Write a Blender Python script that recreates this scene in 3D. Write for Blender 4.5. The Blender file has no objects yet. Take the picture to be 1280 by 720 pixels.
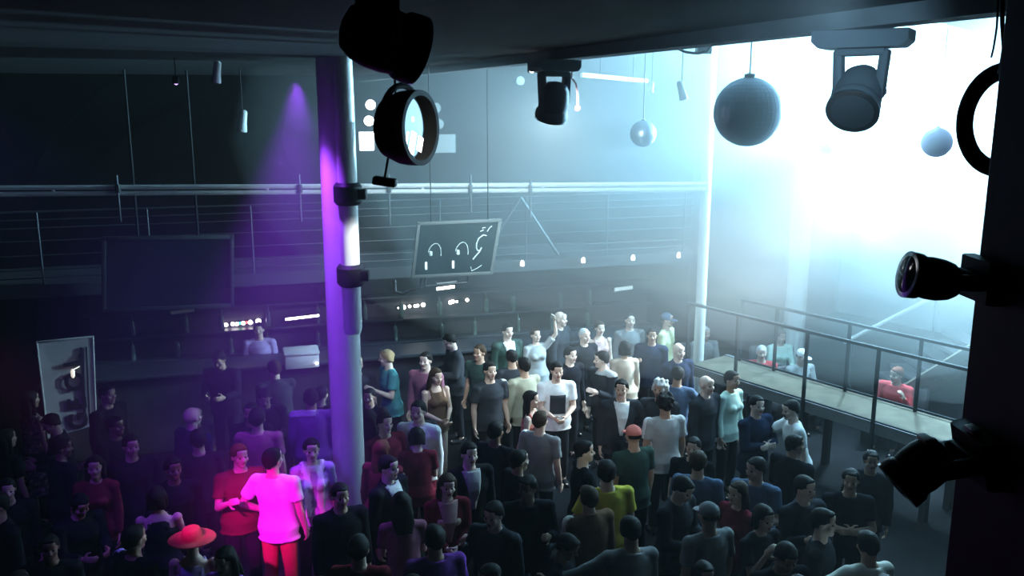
import bpy, bmesh, math, random
from math import sin, cos, tan, radians, pi, sqrt
from mathutils import Vector, Matrix, Euler, noise

random.seed(7)
sc = bpy.context.scene
COL = sc.collection

# ------------------------------------------------------------------ camera, world, light, exposure
EYE = Vector((0, 0, 4.5)); TILT = radians(11.7); FPX = 1108.0
cam_d = bpy.data.cameras.new('camera'); cam = bpy.data.objects.new('camera', cam_d); COL.objects.link(cam)
cam.location = EYE; cam.rotation_euler = (pi / 2 - TILT, 0, 0)
cam_d.sensor_width = 36; cam_d.lens = 36 * FPX / 1280; cam_d.clip_start = .05; cam_d.clip_end = 200
sc.camera = cam
sc.view_settings.view_transform = 'Standard'; sc.view_settings.look = 'None'
sc.view_settings.gamma = 1; sc.view_settings.use_curve_mapping = False
sc.view_settings.exposure = 0.0
sc.cycles.use_denoising = True
sc.cycles.volume_bounces = 0
sc.cycles.max_bounces = 5
w = bpy.data.worlds.new('world'); sc.world = w; w.use_nodes = True
w.node_tree.nodes['Background'].inputs[0].default_value = (.25, .35, 1, 1)
w.node_tree.nodes['Background'].inputs[1].default_value = .0006


def ray(px, py):
    a = (px - 640) / FPX; b = -(py - 360) / FPX
    return Vector((a, cos(TILT) + b * sin(TILT), -sin(TILT) + b * cos(TILT)))


def atY(px, py, Y):
    d = ray(px, py); return EYE + d * (Y / d.y)


def atZ(px, py, z):
    d = ray(px, py); return EYE + d * ((z - EYE.z) / d.z)


def aim(o, target):
    o.rotation_euler = (Vector(target) - o.location).to_track_quat('-Z', 'Y').to_euler()


def spot(name, loc, target, energy, color, angle, blend=.6, size=.08):
    l = bpy.data.lights.new(name, 'SPOT'); l.energy = energy; l.color = color
    l.spot_size = radians(angle); l.spot_blend = blend; l.shadow_soft_size = size
    o = bpy.data.objects.new(name, l); COL.objects.link(o); o.location = loc; aim(o, target)
    return o


GLOW = atY(1160, 130, 12.0)
# white stage blinder flooding the smoke on the right side of the hall
spot('stage_blinder_light', GLOW + Vector((-.16, -.1, 0)), GLOW + Vector((-5, -1.9, 0)), 19500, (.36, .76, 1.0), 125, .6, .16)
spot('smoke_fill_light', GLOW + Vector((-.1, -.3, -.40)), GLOW + Vector((.6, -1.3, -.75)), 9000, (.40, .77, 1.0), 152, 1.0, .12)  # added fill below the lamp for the smoke at the lower right
spot('stage_spill_light', GLOW + Vector((-.1, -.2, 0)), (.5, 3.5, 4.4), 13000, (.34, .72, 1.0), 150, 1.0, .16)
LOWLAMP = atY(1092, 262, 12.6)
spot('lower_fill_light', LOWLAMP + Vector((-.05, -.14, 0)), LOWLAMP + Vector((-.5, -1, .05)), 1500, (.42, .78, 1.0), 170, .5, .2)  # added lamp, fills the dark smoke below the upper one
# an added spot below the lamp lights the middle of the crowd from behind on the right; a weaker head on the right pillar adds a little from the front
spot('added_crowd_light', GLOW + Vector((-.2, -.35, -.40)), (.6, 10.2, 1.4), 8500, (.74, .93, 1.0), 48, 1.0, .05)
spot('pillar_head_light', atY(1118, 352, 2.4), (.9, 10.0, 1.4), 420, (.92, .97, 1.0), 23, 1.0, .05)
# added white spot by the moving head under the soffit brightens the truss and the framed sign
spot('truss_fill_light', (.36, 7.15, 4.47), (.0, 10.8, 3.45), 1300, (.70, .92, 1.0), 88, 1.0, .05)
# added narrow white spot brightening the pipe of the purple pillar
spot('pipe_fill_light', (-.05, 6.7, 4.34), (-1.44, 7.78, 3.2), 420, (.9, .97, 1.0), 15, .9, .04)
# added blue fill under the soffit edge, out of view, lightening the hanging heads
spot('soffit_fill_light', (.95, 2.65, 4.84), (1.35, 5.0, 4.5), 110, (.38, .72, 1.0), 66, 1.0, .04)
# magenta beam onto the dancers beside the purple pillar
spot('magenta_beam_light', (-2.75, 2.1, 4.7), (-2.20, 7.35, .9), 4200, (1, .0, .80), 10.5, 1.0, .05)
# violet wash round the pillar
spot('violet_wash_light', (-1.80, 7.62, 4.72), (-2.02, 7.74, 0), 900, (.30, .05, 1), 56, 1.0, .04)

spot('blue_fill_light', (-3.3, 4.9, 4.75), (-2.5, 8.4, .9), 420, (.17, .05, 1), 62, 1.0, .05)  # added blue-violet fill for the smoke left of the pillar

# ------------------------------------------------------------------ materials
MATS = {}


def mat(name, rgb, rough=.6, metal=0.0, emit=0.0, noise_amt=0.0, noise_scale=6.0, spec=.4, alpha=1.0, ecol=None):
    if name in MATS: return MATS[name]
    m = bpy.data.materials.new(name); m.use_nodes = True
    nt = m.node_tree; b = nt.nodes['Principled BSDF']
    b.inputs['Base Color'].default_value = (*rgb, 1)
    b.inputs['Roughness'].default_value = rough; b.inputs['Metallic'].default_value = metal
    b.inputs['Specular IOR Level'].default_value = spec
    if emit:
        b.inputs['Emission Color'].default_value = (*(ecol or rgb), 1); b.inputs['Emission Strength'].default_value = emit
    if alpha < 1: b.inputs['Alpha'].default_value = alpha
    if noise_amt:
        tc = nt.nodes.new('ShaderNodeTexCoord'); n = nt.nodes.new('ShaderNodeTexNoise'); r = nt.nodes.new('ShaderNodeValToRGB')
        n.inputs['Scale'].default_value = noise_scale; n.inputs['Detail'].default_value = 5
        r.color_ramp.elements[0].position = .3; r.color_ramp.elements[1].position = .75
        r.color_ramp.elements[0].color = (*[c * (1 - noise_amt) for c in rgb], 1)
        r.color_ramp.elements[1].color = (*[min(1, c * (1 + noise_amt)) for c in rgb], 1)
        nt.links.new(tc.outputs['Object'], n.inputs['Vector']); nt.links.new(n.outputs['Fac'], r.inputs['Fac'])
        nt.links.new(r.outputs['Color'], b.inputs['Base Color'])
        bp = nt.nodes.new('ShaderNodeBump'); bp.inputs['Strength'].default_value = .25; bp.inputs['Distance'].default_value = .01
        nt.links.new(n.outputs['Fac'], bp.inputs['Height']); nt.links.new(bp.outputs['Normal'], b.inputs['Normal'])
    MATS[name] = m
    return m


def floral_mat():
    if 'floral' in MATS: return MATS['floral']
    m = mat('floral', (.4, .3, .25), .8); nt = m.node_tree; b = nt.nodes['Principled BSDF']
    tc = nt.nodes.new('ShaderNodeTexCoord'); v = nt.nodes.new('ShaderNodeTexVoronoi'); r = nt.nodes.new('ShaderNodeValToRGB')
    v.inputs['Scale'].default_value = 18
    r.color_ramp.elements[0].color = (.55, .36, .3, 1); r.color_ramp.elements[1].color = (.06, .05, .06, 1); r.color_ramp.elements[1].position = .6
    nt.links.new(tc.outputs['Object'], v.inputs['Vector']); nt.links.new(v.outputs['Distance'], r.inputs['Fac']); nt.links.new(r.outputs['Color'], b.inputs['Base Color'])
    return m


M_floor = mat('floor', (.014, .013, .015), .85, spec=.05, noise_amt=.4, noise_scale=2)
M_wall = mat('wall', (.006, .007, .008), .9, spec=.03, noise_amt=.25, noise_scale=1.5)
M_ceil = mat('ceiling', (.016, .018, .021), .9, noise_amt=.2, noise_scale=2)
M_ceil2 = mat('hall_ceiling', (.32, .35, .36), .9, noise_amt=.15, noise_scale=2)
M_beam = mat('beam', (.16, .17, .18), .7, noise_amt=.2)
M_black = mat('black_housing', (.010, .010, .012), .5, spec=.18)
M_hazeh = mat('haze_grey_housing', (.13, .15, .17), .6)  # haze veil over the hanging heads put into the colour
M_blackp = mat('black_paint', (.014, .010, .016), .6, noise_amt=.3)
M_chrome = mat('chrome', (.75, .76, .78), .18, 1.0)
M_mirror = mat('mirror_tile', (.52, .57, .66), .38, 1.0)
M_violetm = mat('violet_mirror_tile', (.20, .08, .42), .4, .3)
M_lens = mat('glass_lens', (.1, .11, .12), .05, .3, spec=.8)
M_white_paint = mat('white_paint', (.78, .78, .76), .4, noise_amt=.06)
M_truss = mat('white_truss', (.85, .86, .86), .4)
M_steel = mat('steel', (.10, .105, .11), .4, .6)
M_rail = mat('dark_rail', (.022, .026, .03), .7, .0, spec=.1)
M_deck = mat('walkway_deck', (.13, .11, .085), .9, spec=.05, noise_amt=.2, noise_scale=5)
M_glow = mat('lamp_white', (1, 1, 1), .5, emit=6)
M_glow_soft = mat('lamp_dim', (.55, .62, .62), .5, emit=.22)
M_led_w = mat('led_white', (1, .97, .92), .5, emit=9)
M_led_g = mat('led_green', (.1, 1, .5), .5, emit=3)
M_led_r = mat('led_red', (1, .12, .1), .5, emit=4)
M_led_v = mat('led_violet', (.6, .35, 1), .5, emit=3)
M_blinder = mat('blinder_lens', (.8, .95, 1), .5, emit=20)
M_screen = mat('dark_screen', (.02, .024, .035), .25)
M_poster = mat('poster_white', (.44, .43, .42), .7)
M_ink = mat('poster_ink', (.015, .015, .02), .7)
M_bar = mat('bar_front', (.05, .045, .05), .5, noise_amt=.3)
M_bartop = mat('bar_top', (.045, .047, .055), .4)
M_bottle = mat('bottle_glass', (.08, .12, .10), .1, spec=.8)
M_sofa = mat('sofa_leather', (.10, .09, .10), .5, noise_amt=.2)
M_glasspanel = mat('sign_glass', (.03, .045, .05), .12, spec=.7)
M_box = mat('white_box', (.66, .64, .68), .5)
SKIN = [mat('skin_light', (.62, .42, .33), .55), mat('skin_medium', (.45, .28, .20), .55), mat('skin_pale', (.74, .55, .46), .55), mat('skin_dark', (.2, .115, .08), .5)]
M_lip = mat('lips', (.34, .13, .12), .5)
M_eye = mat('eye', (.03, .02, .018), .2)
HAIRC = {k: mat('hair_' + k, c, .7, spec=.12) for k, c in dict(black=(.012, .01, .01), brown=(.045, .026, .016), blond=(.42, .30, .16), grey=(.5, .5, .5), auburn=(.16, .045, .025)).items()}
CLOTH = {}


def cloth(c, rgb): CLOTH[c] = mat('cloth_' + c, rgb, .9, noise_amt=.12, noise_scale=9, spec=0.0)


for c_, v_ in dict(black=(.016, .016, .02), charcoal=(.04, .042, .05), navy=(.02, .028, .06), grey=(.22, .22, .23), lightgrey=(.42, .43, .44), white=(.80, .80, .80), offwhite=(.66, .64, .58),
                   beige=(.50, .40, .32), pink=(.55, .34, .33), olive=(.36, .34, .26), teal=(.10, .34, .36), mauve=(.30, .12, .18), maroon=(.16, .02, .035), red=(.58, .08, .09), coral=(.66, .20, .17),
                   yellow=(.62, .52, .08), paleyellow=(.80, .82, .50), mint=(.62, .80, .72), denim=(.10, .14, .22), purple=(.20, .06, .34), lilac=(.50, .36, .66), brown=(.14, .08, .05), straw=(.52, .36, .18), darkgreen=(.04, .07, .06)).items():
    cloth(c_, v_)

# ------------------------------------------------------------------ mesh helpers
def bmesh_box(bm, c, s, rot=None, bevel=0.0):
    r = bmesh.ops.create_cube(bm, size=1)
    vs = r['verts']
    M = Matrix.Translation(Vector(c)) @ (rot.to_4x4() if rot else Matrix()) @ Matrix.Diagonal((*s, 1))
    bmesh.ops.transform(bm, matrix=M, verts=vs)
    if bevel:
        es = list({e for v in vs for e in v.link_edges})
        bmesh.ops.bevel(bm, geom=es, offset=bevel, segments=2, affect='EDGES', profile=.5)


def frame(d):
    d = Vector(d).normalized()
    a = Vector((0, 0, 1)) if abs(d.z) < .95 else Vector((0, 1, 0))
    x = a.cross(d).normalized(); y = d.cross(x)
    return Matrix((x, y, d)).transposed()


def tube(bm, p0, p1, r0, r1=None, n=12):
    p0 = Vector(p0); p1 = Vector(p1); r1 = r0 if r1 is None else r1
    F = frame(p1 - p0); A = []; B = []
    for i in range(n):
        t = 2 * pi * i / n; o = F @ Vector((cos(t), sin(t), 0))
        A.append(bm.verts.new(p0 + o * r0)); B.append(bm.verts.new(p1 + o * r1))
    for i in range(n):
        j = (i + 1) % n; bm.faces.new((A[i], A[j], B[j], B[i]))
    bm.faces.new(A[::-1]); bm.faces.new(B)


def path(bm, pts, r, n=8):
    """a bent rod through the points as one closed tube"""
    pts = [Vector(p) for p in pts]; rings = []
    up = None
    for k, p in enumerate(pts):
        d = (pts[min(k + 1, len(pts) - 1)] - pts[max(k - 1, 0)]).normalized()
        if up is None:
            F = frame(d); up = F @ Vector((0, 1, 0))
        x = up.cross(d).normalized(); up = d.cross(x).normalized()
        rings.append([bm.verts.new(p + (x * cos(2 * pi * i / n) + up * sin(2 * pi * i / n)) * r) for i in range(n)])
    for a, b in zip(rings, rings[1:]):
        for i in range(n):
            j = (i + 1) % n; bm.faces.new((a[i], a[j], b[j], b[i]))
    bm.faces.new(rings[0][::-1]); bm.faces.new(rings[-1])


def lathe(bm, prof, M=None, n=28):
    """profile [(r, z)...] turned about z; ends closed"""
    M = M or Matrix(); rings = []
    for r, z in prof:
        rings.append([bm.verts.new(M @ Vector((max(r, 1e-4) * cos(2 * pi * i / n), max(r, 1e-4) * sin(2 * pi * i / n), z))) for i in range(n)])
    for a, b in zip(rings, rings[1:]):
        for i in range(n):
            j = (i + 1) % n; bm.faces.new((a[i], a[j], b[j], b[i]))
    bm.faces.new(rings[0][::-1]); bm.faces.new(rings[-1])


def extrude_poly(bm, pts, M, d):
    """polygon pts (x, y) in the frame M pushed d along its z"""
    a = [bm.verts.new(M @ Vector((x, y, 0))) for x, y in pts]; b = [bm.verts.new(M @ Vector((x, y, d))) for x, y in pts]
    bm.faces.new(a[::-1]); bm.faces.new(b)
    for i in range(len(pts)):
        j = (i + 1) % len(pts); bm.faces.new((a[i], a[j], b[j], b[i]))


def finish(bm, name, smooth=False):
    bmesh.ops.recalc_face_normals(bm, faces=bm.faces)
    me = bpy.data.meshes.new(name); bm.to_mesh(me); bm.free()
    if smooth: me.shade_auto_smooth(35) if hasattr(me, 'shade_auto_smooth') else [setattr(p, 'use_smooth', True) for p in me.polygons]
    return me


def obj(name, bm, m, parent=None, smooth=True, world=True):
    me = finish(bm, name); me.materials.append(m)
    if smooth:
        for p in me.polygons: p.use_smooth = True
        es = bmesh.new(); es.from_mesh(me)
        for e in es.edges:
            if len(e.link_faces) == 2 and e.calc_face_angle(0) > .6: e.smooth = False
        es.to_mesh(me); es.free()
    o = bpy.data.objects.new(name, me); COL.objects.link(o)
    if parent is not None:
        o.parent = parent
        if world:   # geometry was given in world space
            o.matrix_parent_inverse = parent.matrix_world.inverted() if parent.matrix_world != Matrix() else Matrix()
    return o


def tag(o, label=None, cat=None, group=None, kind=None):
    if label: o['label'] = label
    if cat: o['category'] = cat
    if group: o['group'] = group
    if kind: o['kind'] = kind
    return o


def empty(name, M, label, cat, group=None):
    o = bpy.data.objects.new(name, None); COL.objects.link(o); o.empty_display_size = .1
    M = M if isinstance(M, Matrix) else Matrix.Translation(Vector(M))
    o.matrix_world = M; o.location, q, s = M.decompose(); o.rotation_euler = q.to_euler(); o.scale = s
    return tag(o, label, cat, group)


def child(name, bm, m, parent, smooth=True): return obj(name, bm, m, parent, smooth, world=False)  # geometry in the parent's frame


def struct(name, bm, m, label=None): return tag(obj(name, bm, m, smooth=False), label, None, None, 'structure')


def NB(): return bmesh.new()


def copy_tree(o, parent=None, kids=None):
    c = o.copy(); COL.objects.link(c)
    if parent is not None: c.parent = parent
    for ch in (kids or KIDS).get(o.name, []): copy_tree(ch, c)
    return c


KIDS = {}


def index_kids():
    KIDS.clear()
    for o in bpy.data.objects:
        if o.parent: KIDS.setdefault(o.parent.name, []).append(o)

# ------------------------------------------------------------------ the hall
def wallY(x): return 13.9 + .3 * x          # back wall line
CORNER = Vector((3.0, wallY(3.0), 0))
bm = NB(); bmesh_box(bm, (2, 10, -.1), (24, 26, .2)); struct('floor', bm, M_floor)
# back wall behind the bar and mezzanine, turned a little away on the right
bm = NB(); a = Vector((-9.5, wallY(-9.5), 0)); b = CORNER
d = (b - a); L = d.length; ang = math.atan2(d.y, d.x)
bmesh_box(bm, ((a + b) / 2 + Vector((-sin(ang), cos(ang), 0)) * .1 + Vector((0, 0, 2.9))), (L, .2, 5.8), Matrix.Rotation(ang, 3, 'Z')); struct('wall_back', bm, M_wall)
bm = NB(); bmesh_box(bm, (-9.4, 6, 2.9), (.2, 14, 5.8)); struct('wall_left', bm, M_wall)
# the deeper bay on the right
a = CORNER; b = Vector((7.2, 19.2, 0)); d = b - a; ang = math.atan2(d.y, d.x)
bm = NB(); bmesh_box(bm, (a + b) / 2 + Vector((-sin(ang), cos(ang), 0)) * .1 + Vector((0, 0, 2.9)), (d.length, .2, 5.8), Matrix.Rotation(ang, 3, 'Z')); struct('wall_far', bm, M_wall)
a = Vector((7.2, 19.2, 0)); b = Vector((13.2, 11.2, 0)); d = b - a; ang = math.atan2(d.y, d.x)
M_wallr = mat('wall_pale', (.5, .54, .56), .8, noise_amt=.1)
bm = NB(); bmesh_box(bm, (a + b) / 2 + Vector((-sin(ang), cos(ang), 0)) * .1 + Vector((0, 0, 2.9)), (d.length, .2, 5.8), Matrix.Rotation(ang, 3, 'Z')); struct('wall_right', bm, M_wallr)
# high ceiling over the dance floor, low soffit slab on the left
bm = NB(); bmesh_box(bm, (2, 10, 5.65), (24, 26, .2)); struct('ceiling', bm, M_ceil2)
E0 = atZ(1180, 0, 4.9); E1 = atZ(600, 76, 4.9)
ed = (E1 - E0).normalized()
P0 = E0 - ed * 4.0; P1 = E1 + ed * ((13.35 - E1.y) / ed.y)
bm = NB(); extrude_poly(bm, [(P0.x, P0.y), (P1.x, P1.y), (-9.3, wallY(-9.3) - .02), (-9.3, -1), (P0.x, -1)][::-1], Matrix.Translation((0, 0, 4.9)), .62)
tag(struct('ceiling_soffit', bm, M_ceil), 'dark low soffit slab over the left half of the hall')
bm = NB(); nrm = Vector((-ed.y, ed.x, 0)); nrm = nrm if nrm.x > 0 else -nrm
c = (P0 + P1) / 2 + nrm * .02; bmesh_box(bm, (c.x, c.y, 4.87), ((P1 - P0).length, .16, .09), Matrix.Rotation(math.atan2(ed.y, ed.x), 3, 'Z')); struct('trim_1', bm, M_beam, 'pale edge beam along the lip of the dark soffit')
# ceiling joists running away to the right
for k, (p, q, wd, zz) in enumerate([((725, 67), (945, 91), .05, 5.36), ((893, 43), (1045, 71), .10, 5.36), ((1128, 8), (1252, 43), .13, 5.36), ((730, 94), (806, 101), .04, 5.0)]):
    A = atZ(*p, zz); B = atZ(*q, zz)
    if k == 3:
        A = atY(*p, 10.6); B = atY(*q, 11.6)
    bm = NB(); d = B - A; F = frame(d)
    bmesh_box(bm, (A + B) / 2, (wd, wd * 1.2, d.length + .1), F)
    tag(struct('ceiling_beam', bm, M_truss if k in (0, 3) else M_rail), ['thin white ceiling joist left of the large mirror ball', 'grey ceiling joist above the large mirror ball', 'thick grey ceiling joist running to the dark right pillar', 'short lower white ceiling joist left of the small mirror ball'][k])
    if k == 3:
        for s in (.25, .8):
            pp = A.lerp(B, s); bm = NB(); tube(bm, pp, (pp.x, pp.y, 5.55), .008)
            tag(obj('hanger_rod', bm, M_steel), 'thin rod holding up the short lower white joist', 'rod', 'rods of the lower joist')

# far column at the end of the truss, far pillar behind the walkway
bm = NB(); c = atY(884, 200, 12.4); lathe(bm, [(.075, 0), (.075, 5.5)], Matrix.Translation((c.x, c.y, 0)), 20)
tag(obj('pillar', bm, M_white_paint), 'slim white pillar at the right end of the white truss', 'pillar', kind='structure')
bm = NB(); c = atZ(1052, 470, .9); lathe(bm, [(.16, 0), (.16, 5.55)], Matrix.Translation((c.x, 13.6, 0)), 24)
tag(obj('pillar', bm, M_white_paint), 'pale hazy pillar rising behind the walkway', 'pillar', kind='structure')

# ------------------------------------------------------------------ purple pillar on the left
PB = atY(425, 300, 8.0); PX, PY = PB.x, 8.0
bm = NB(); lathe(bm, [(.15, 0), (.15, 4.9)], Matrix.Translation((PX, PY, 0)), 36)
pil = tag(obj('pillar', bm, M_white_paint), 'round pillar washed purple on its left side', 'pillar', kind='structure')
sx, sy = PX + .125, PY - .205
zt = atY(440, 108, 7.84).z; zs = atY(440, 415, 7.84).z
bm = NB(); lathe(bm, [(.070, zs), (.084, zs + .05), (.084, zt - .1), (.078, 4.9)], Matrix.Translation((sx, sy, 0)), 28)
pipe = obj('duct_pipe', bm, M_white_paint, None); tag(pipe, 'white overexposed pipe running down the purple pillar', 'pipe')
for k, (y0, y1) in enumerate(((228, 256), (330, 357))):
    z1 = atY(440, y0, 7.8).z; z0 = atY(440, y1, 7.8).z
    bm = NB(); lathe(bm, [(.10, z0), (.125, z0 + .03), (.125, z1 - .03), (.10, z1)], Matrix.Translation((sx, sy, 0)), 24)
    bmesh_box(bm, (sx + .13, sy - .03, (z0 + z1) / 2), (.08, .09, .09), bevel=.012)
    cl = obj('pipe_clamp', bm, M_black); tag(cl, ['black clamp on the white pipe level with the truss', 'lower black clamp on the white pipe below the truss'][k], 'clamp')

# ------------------------------------------------------------------ white ladder truss
TY = 10.0
A = atY(-30, 232, TY + .3); B = atY(884, 230, 11.5); tr = empty('ladder_truss', A, 'long white ladder truss crossing the hall at balcony height', 'truss')
zc = atY(640, 231, 10.9).z; zc2 = atY(640, 239.5, 10.9).z
la, lb = Vector((A.x, A.y, 0)), Vector((B.x, B.y, 0))
off = tr.matrix_world.inverted()
def tz(t, y): return atY(0, y, la.lerp(lb, t).y).z
for ya, yb in ((235, 230), (243, 236.5)):
    bm = NB(); tube(bm, off @ Vector((la.x, la.y, atY(0, ya, la.y).z)), off @ Vector((lb.x, lb.y, atY(0, yb, lb.y).z)), .028)
    child('chord', bm, M_truss, tr)
for px in (57, 310, 504, 660, 785):
    t = (px + 30) / 914; p = la.lerp(lb, t); z1 = tz(t, 235 - 5 * t); z0 = tz(t, 243 - 6.5 * t)
    bm = NB(); tube(bm, off @ Vector((p.x, p.y, z0)), off @ Vector((p.x, p.y, z1)), .018); child('tie', bm, M_truss, tr)
for k, (px, y0, y1) in enumerate([(134, 219, 277), (351, 218, 277), (462, 217, 282), (566, 218, 265), (644, 224, 272)]):
    t = (px + 30) / 914; p = la.lerp(lb, t) + Vector((0, -.055, 0))
    bm = NB(); tube(bm, (p.x, p.y, atY(0, y1, p.y).z), (p.x, p.y, atY(0, y0, p.y).z), .014)
    bmesh_box(bm, (p.x, p.y + .012, atY(0, 236, p.y).z), (.05, .07, .10), bevel=.008)
    o = obj('hanging_pipe', bm, M_steel)
    tag(o, 'short upright pipe clamped to the truss, %s' % ['leftmost of all', 'left of the purple pillar', 'just right of the purple pillar', 'above the framed sign', 'right of the framed sign'][k], 'pipe', 'upright pipes on the truss')

# ------------------------------------------------------------------ mezzanine balcony behind the truss
def balY(x): return 12.45 + .3 * x
def bal(x, z, o=0): return Vector((x - .287 * o * -1 * 0, balY(x) + o, z))
ZR, ZS = 3.22, 2.32
bm = NB(); ax, bx = -9.0, 2.75
extrude_poly(bm, [(ax, balY(ax)), (bx, balY(bx)), (bx, wallY(bx) - .01), (ax, wallY(ax) - .01)], Matrix.Translation((0, 0, ZS - .16)), .16)
struct('mezzanine_floor', bm, mat('mezz', (.05, .055, .06), .8))
rl = empty('balcony_railing', (bx, balY(bx), ZS), 'grey balcony railing of thin horizontal bars behind the truss', 'railing')
off = rl.matrix_world.inverted()
for k, z in enumerate((2.40, 2.50, 2.68, 2.86, 3.02, 3.12, ZR)):
    bm = NB(); tube(bm, off @ Vector((ax, balY(ax) + .06, z)), off @ Vector((bx, balY(bx) + .06, z)), .014 if z == ZR else .008); child('rail', bm, M_steel, rl)
x = -8.2
while x < bx:
    bm = NB(); tube(bm, off @ Vector((x, balY(x) + .06, ZS)), off @ Vector((x, balY(x) + .06, ZR)), .013); child('post', bm, M_steel, rl); x += 1.2
for s in (-1, 1):
    bm = NB(); xx = .12; tube(bm, off @ Vector((xx, balY(xx), ZR)), off @ Vector((xx + .55 * s, balY(xx + .55 * s), ZS + .05)), .022); child('brace', bm, M_steel, rl)
for k, px in enumerate((653, 730, 793, 851)):
    y = (332, 325, 321, 317)[k]; p = atY(px, y, 12.3 + .3 * (px - 640) / 90); p.y = balY(p.x) - .04; p.z = ZS - .03
    bm = NB(); lathe(bm, [(.02, -.05), (.03, -.04), (.03, .0), (.012, .03)], Matrix.Translation(p), 14)
    tag(obj('fascia_lamp', bm, M_glow), 'tiny white lamp on the balcony edge, %s' % ['nearest the framed sign', 'second from the framed sign', 'third from the framed sign', 'nearest the slim white pillar'][k], 'lamp', 'lamps along the balcony edge')

# ------------------------------------------------------------------ bar under the mezzanine
def barp(x, o, z): return Vector((x, balY(x) + o, z))
rotb = Matrix.Rotation(math.atan(.3), 3, 'Z')
bt = empty('bar_counter', barp(-1.8, .2, 0), 'long dark bar counter below the mezzanine', 'bar counter')
Mloc = rotb
bm = NB(); bmesh_box(bm, (0, 0, .52), (8.6, .5, 1.04), rotb, .01); child('counter_body', bm, M_bar, bt, False)
bm = NB(); bmesh_box(bm, (0, -.03, 1.07), (8.7, .62, .05), rotb, .012); child('counter_top', bm, M_bartop, bt, False)
bs = empty('back_bar_shelf', barp(-1.8, 1.05, 0), 'dark back bar shelving behind the counter', 'shelf')
bm = NB(); bmesh_box(bm, (0, .12, 1.05), (8.4, .04, 2.1), rotb); child('back_panel', bm, M_bar, bs, False)
for z in (1.0, 1.35, 1.7, 2.05):
    bm = NB(); bmesh_box(bm, (0, -.02, z), (8.4, .26, .03), rotb, .005); child('shelf_board', bm, M_bartop, bs, False)
# bottles: one builder, then copies
bm = NB(); lathe(bm, [(.001, 0), (.036, .0), (.038, .02), (.038, .17), (.03, .205), (.014, .225), (.013, .285), (.001, .286)], n=14)
bot = obj('bottle', bm, M_bottle); bm = NB(); lathe(bm, [(.0135, .283), (.0155, .284), (.0155, .305), (.001, .306)], n=12); child('cap', bm, M_steel, bot)
index_kids()
first = True; ux = Vector((cos(math.atan(.3)), sin(math.atan(.3)), 0)); uy = Vector((-ux.y, ux.x, 0))
for z in (1.015, 1.365):
    for i in range(12):
        p = bs.location + ux * (-3.6 + i * .62 + random.uniform(-.1, .1)) - uy * .03
        o = bot if first else copy_tree(bot); first = False
        o.location = (p.x, p.y, z); tag(o, 'dark bottle standing on the unlit back bar shelf', 'bottle', 'bottles on the back bar')

def strip(name, pts, m, label, cat='light bar', r=.018, group=None):
    e = empty(name, pts[0], label, cat, group); off = e.matrix_world.inverted()
    bm = NB(); p, q = off @ Vector(pts[0]), off @ Vector(pts[1]); F = frame(q - p)
    bmesh_box(bm, (p + q) / 2 + Vector((0, .03, 0)), (.05, .06, (q - p).length + .04), F, .006); child('housing', bm, M_black, e)
    bm = NB(); tube(bm, p + Vector((0, -.012, 0)), q + Vector((0, -.012, 0)), r); child('light_tube', bm, m, e)
    return e
def bw(px, py, o=1.1):      # point on the back bar front plane along the pixel ray
    d = ray(px, py); t = (12.45 + o + .3 * EYE.x - EYE.y) / (d.y - .3 * d.x); return EYE + d * t
strip('light_bar', (bw(357, 399, .9), bw(399, 394, .9)), M_led_w, 'glowing white light bar just left of the purple pillar')
strip('light_bar', (bw(546, 361, .5), bw(568, 358, .5)), M_led_w, 'lower of the two white strips below the framed sign', r=.022)
strip('light_bar', (bw(546, 355, .45), bw(571, 352, .45)), M_glow_soft, 'upper dimmer white strip just below the framed sign', r=.02)
strip('light_bar', (bw(768, 362, .6), bw(790, 359, .6)), mat('strip_pale', (.7, .85, .85), .5, emit=.7), 'pale strip under the mezzanine towards the slim white pillar', r=.03)
strip('light_bar', (bw(214, 391, .6), bw(243, 387, .6)), mat('strip_dim', (.3, .32, .36), .5, emit=.06), 'faint grey strip left of the coloured bulbs', r=.025)
def bulbs(pts, label):
    e = empty('bulb_strip', bw(*pts[0][:2]), label, 'bulb strip'); off = e.matrix_world.inverted()
    p, q = off @ bw(*pts[0][:2]), off @ bw(*pts[-1][:2])
    bm = NB(); bmesh_box(bm, (p + q) / 2 + Vector((0, .05, 0)), (.04, .05, (q - p).length + .1), frame(q - p), .006); child('batten', bm, M_black, e)
    for px, py, r, m in pts:
        c = off @ bw(px, py); bm = NB(); bmesh.ops.create_icosphere(bm, subdivisions=2, radius=r, matrix=Matrix.Translation(c)); child('bulb', bm, m, e)
bulbs([(282.5, 406, .03, M_led_w), (291, 405, .03, M_led_w), (296, 405, .028, M_led_w), (300, 404, .022, M_led_g), (304, 404, .03, M_led_w), (308, 403, .02, M_led_r), (313, 403, .034, M_led_w), (323, 401.5, .04, M_led_w)], 'row of round bulbs with a green and a red one on the bar')
bulbs([(498, 385, .014, M_led_w), (504.5, 384, .035, M_led_w), (512, 383, .025, M_led_w), (519, 382.5, .025, M_led_w), (522, 382, .025, M_led_w), (529, 381, .034, M_led_w)], 'row of white bulbs right of the purple pillar')
bulbs([(563, 378, .032, M_led_w), (566, 377, .03, M_led_w), (571, 377, .02, M_led_w), (584, 375, .028, M_led_w)], 'sparse white bulbs below the two strips')

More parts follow.
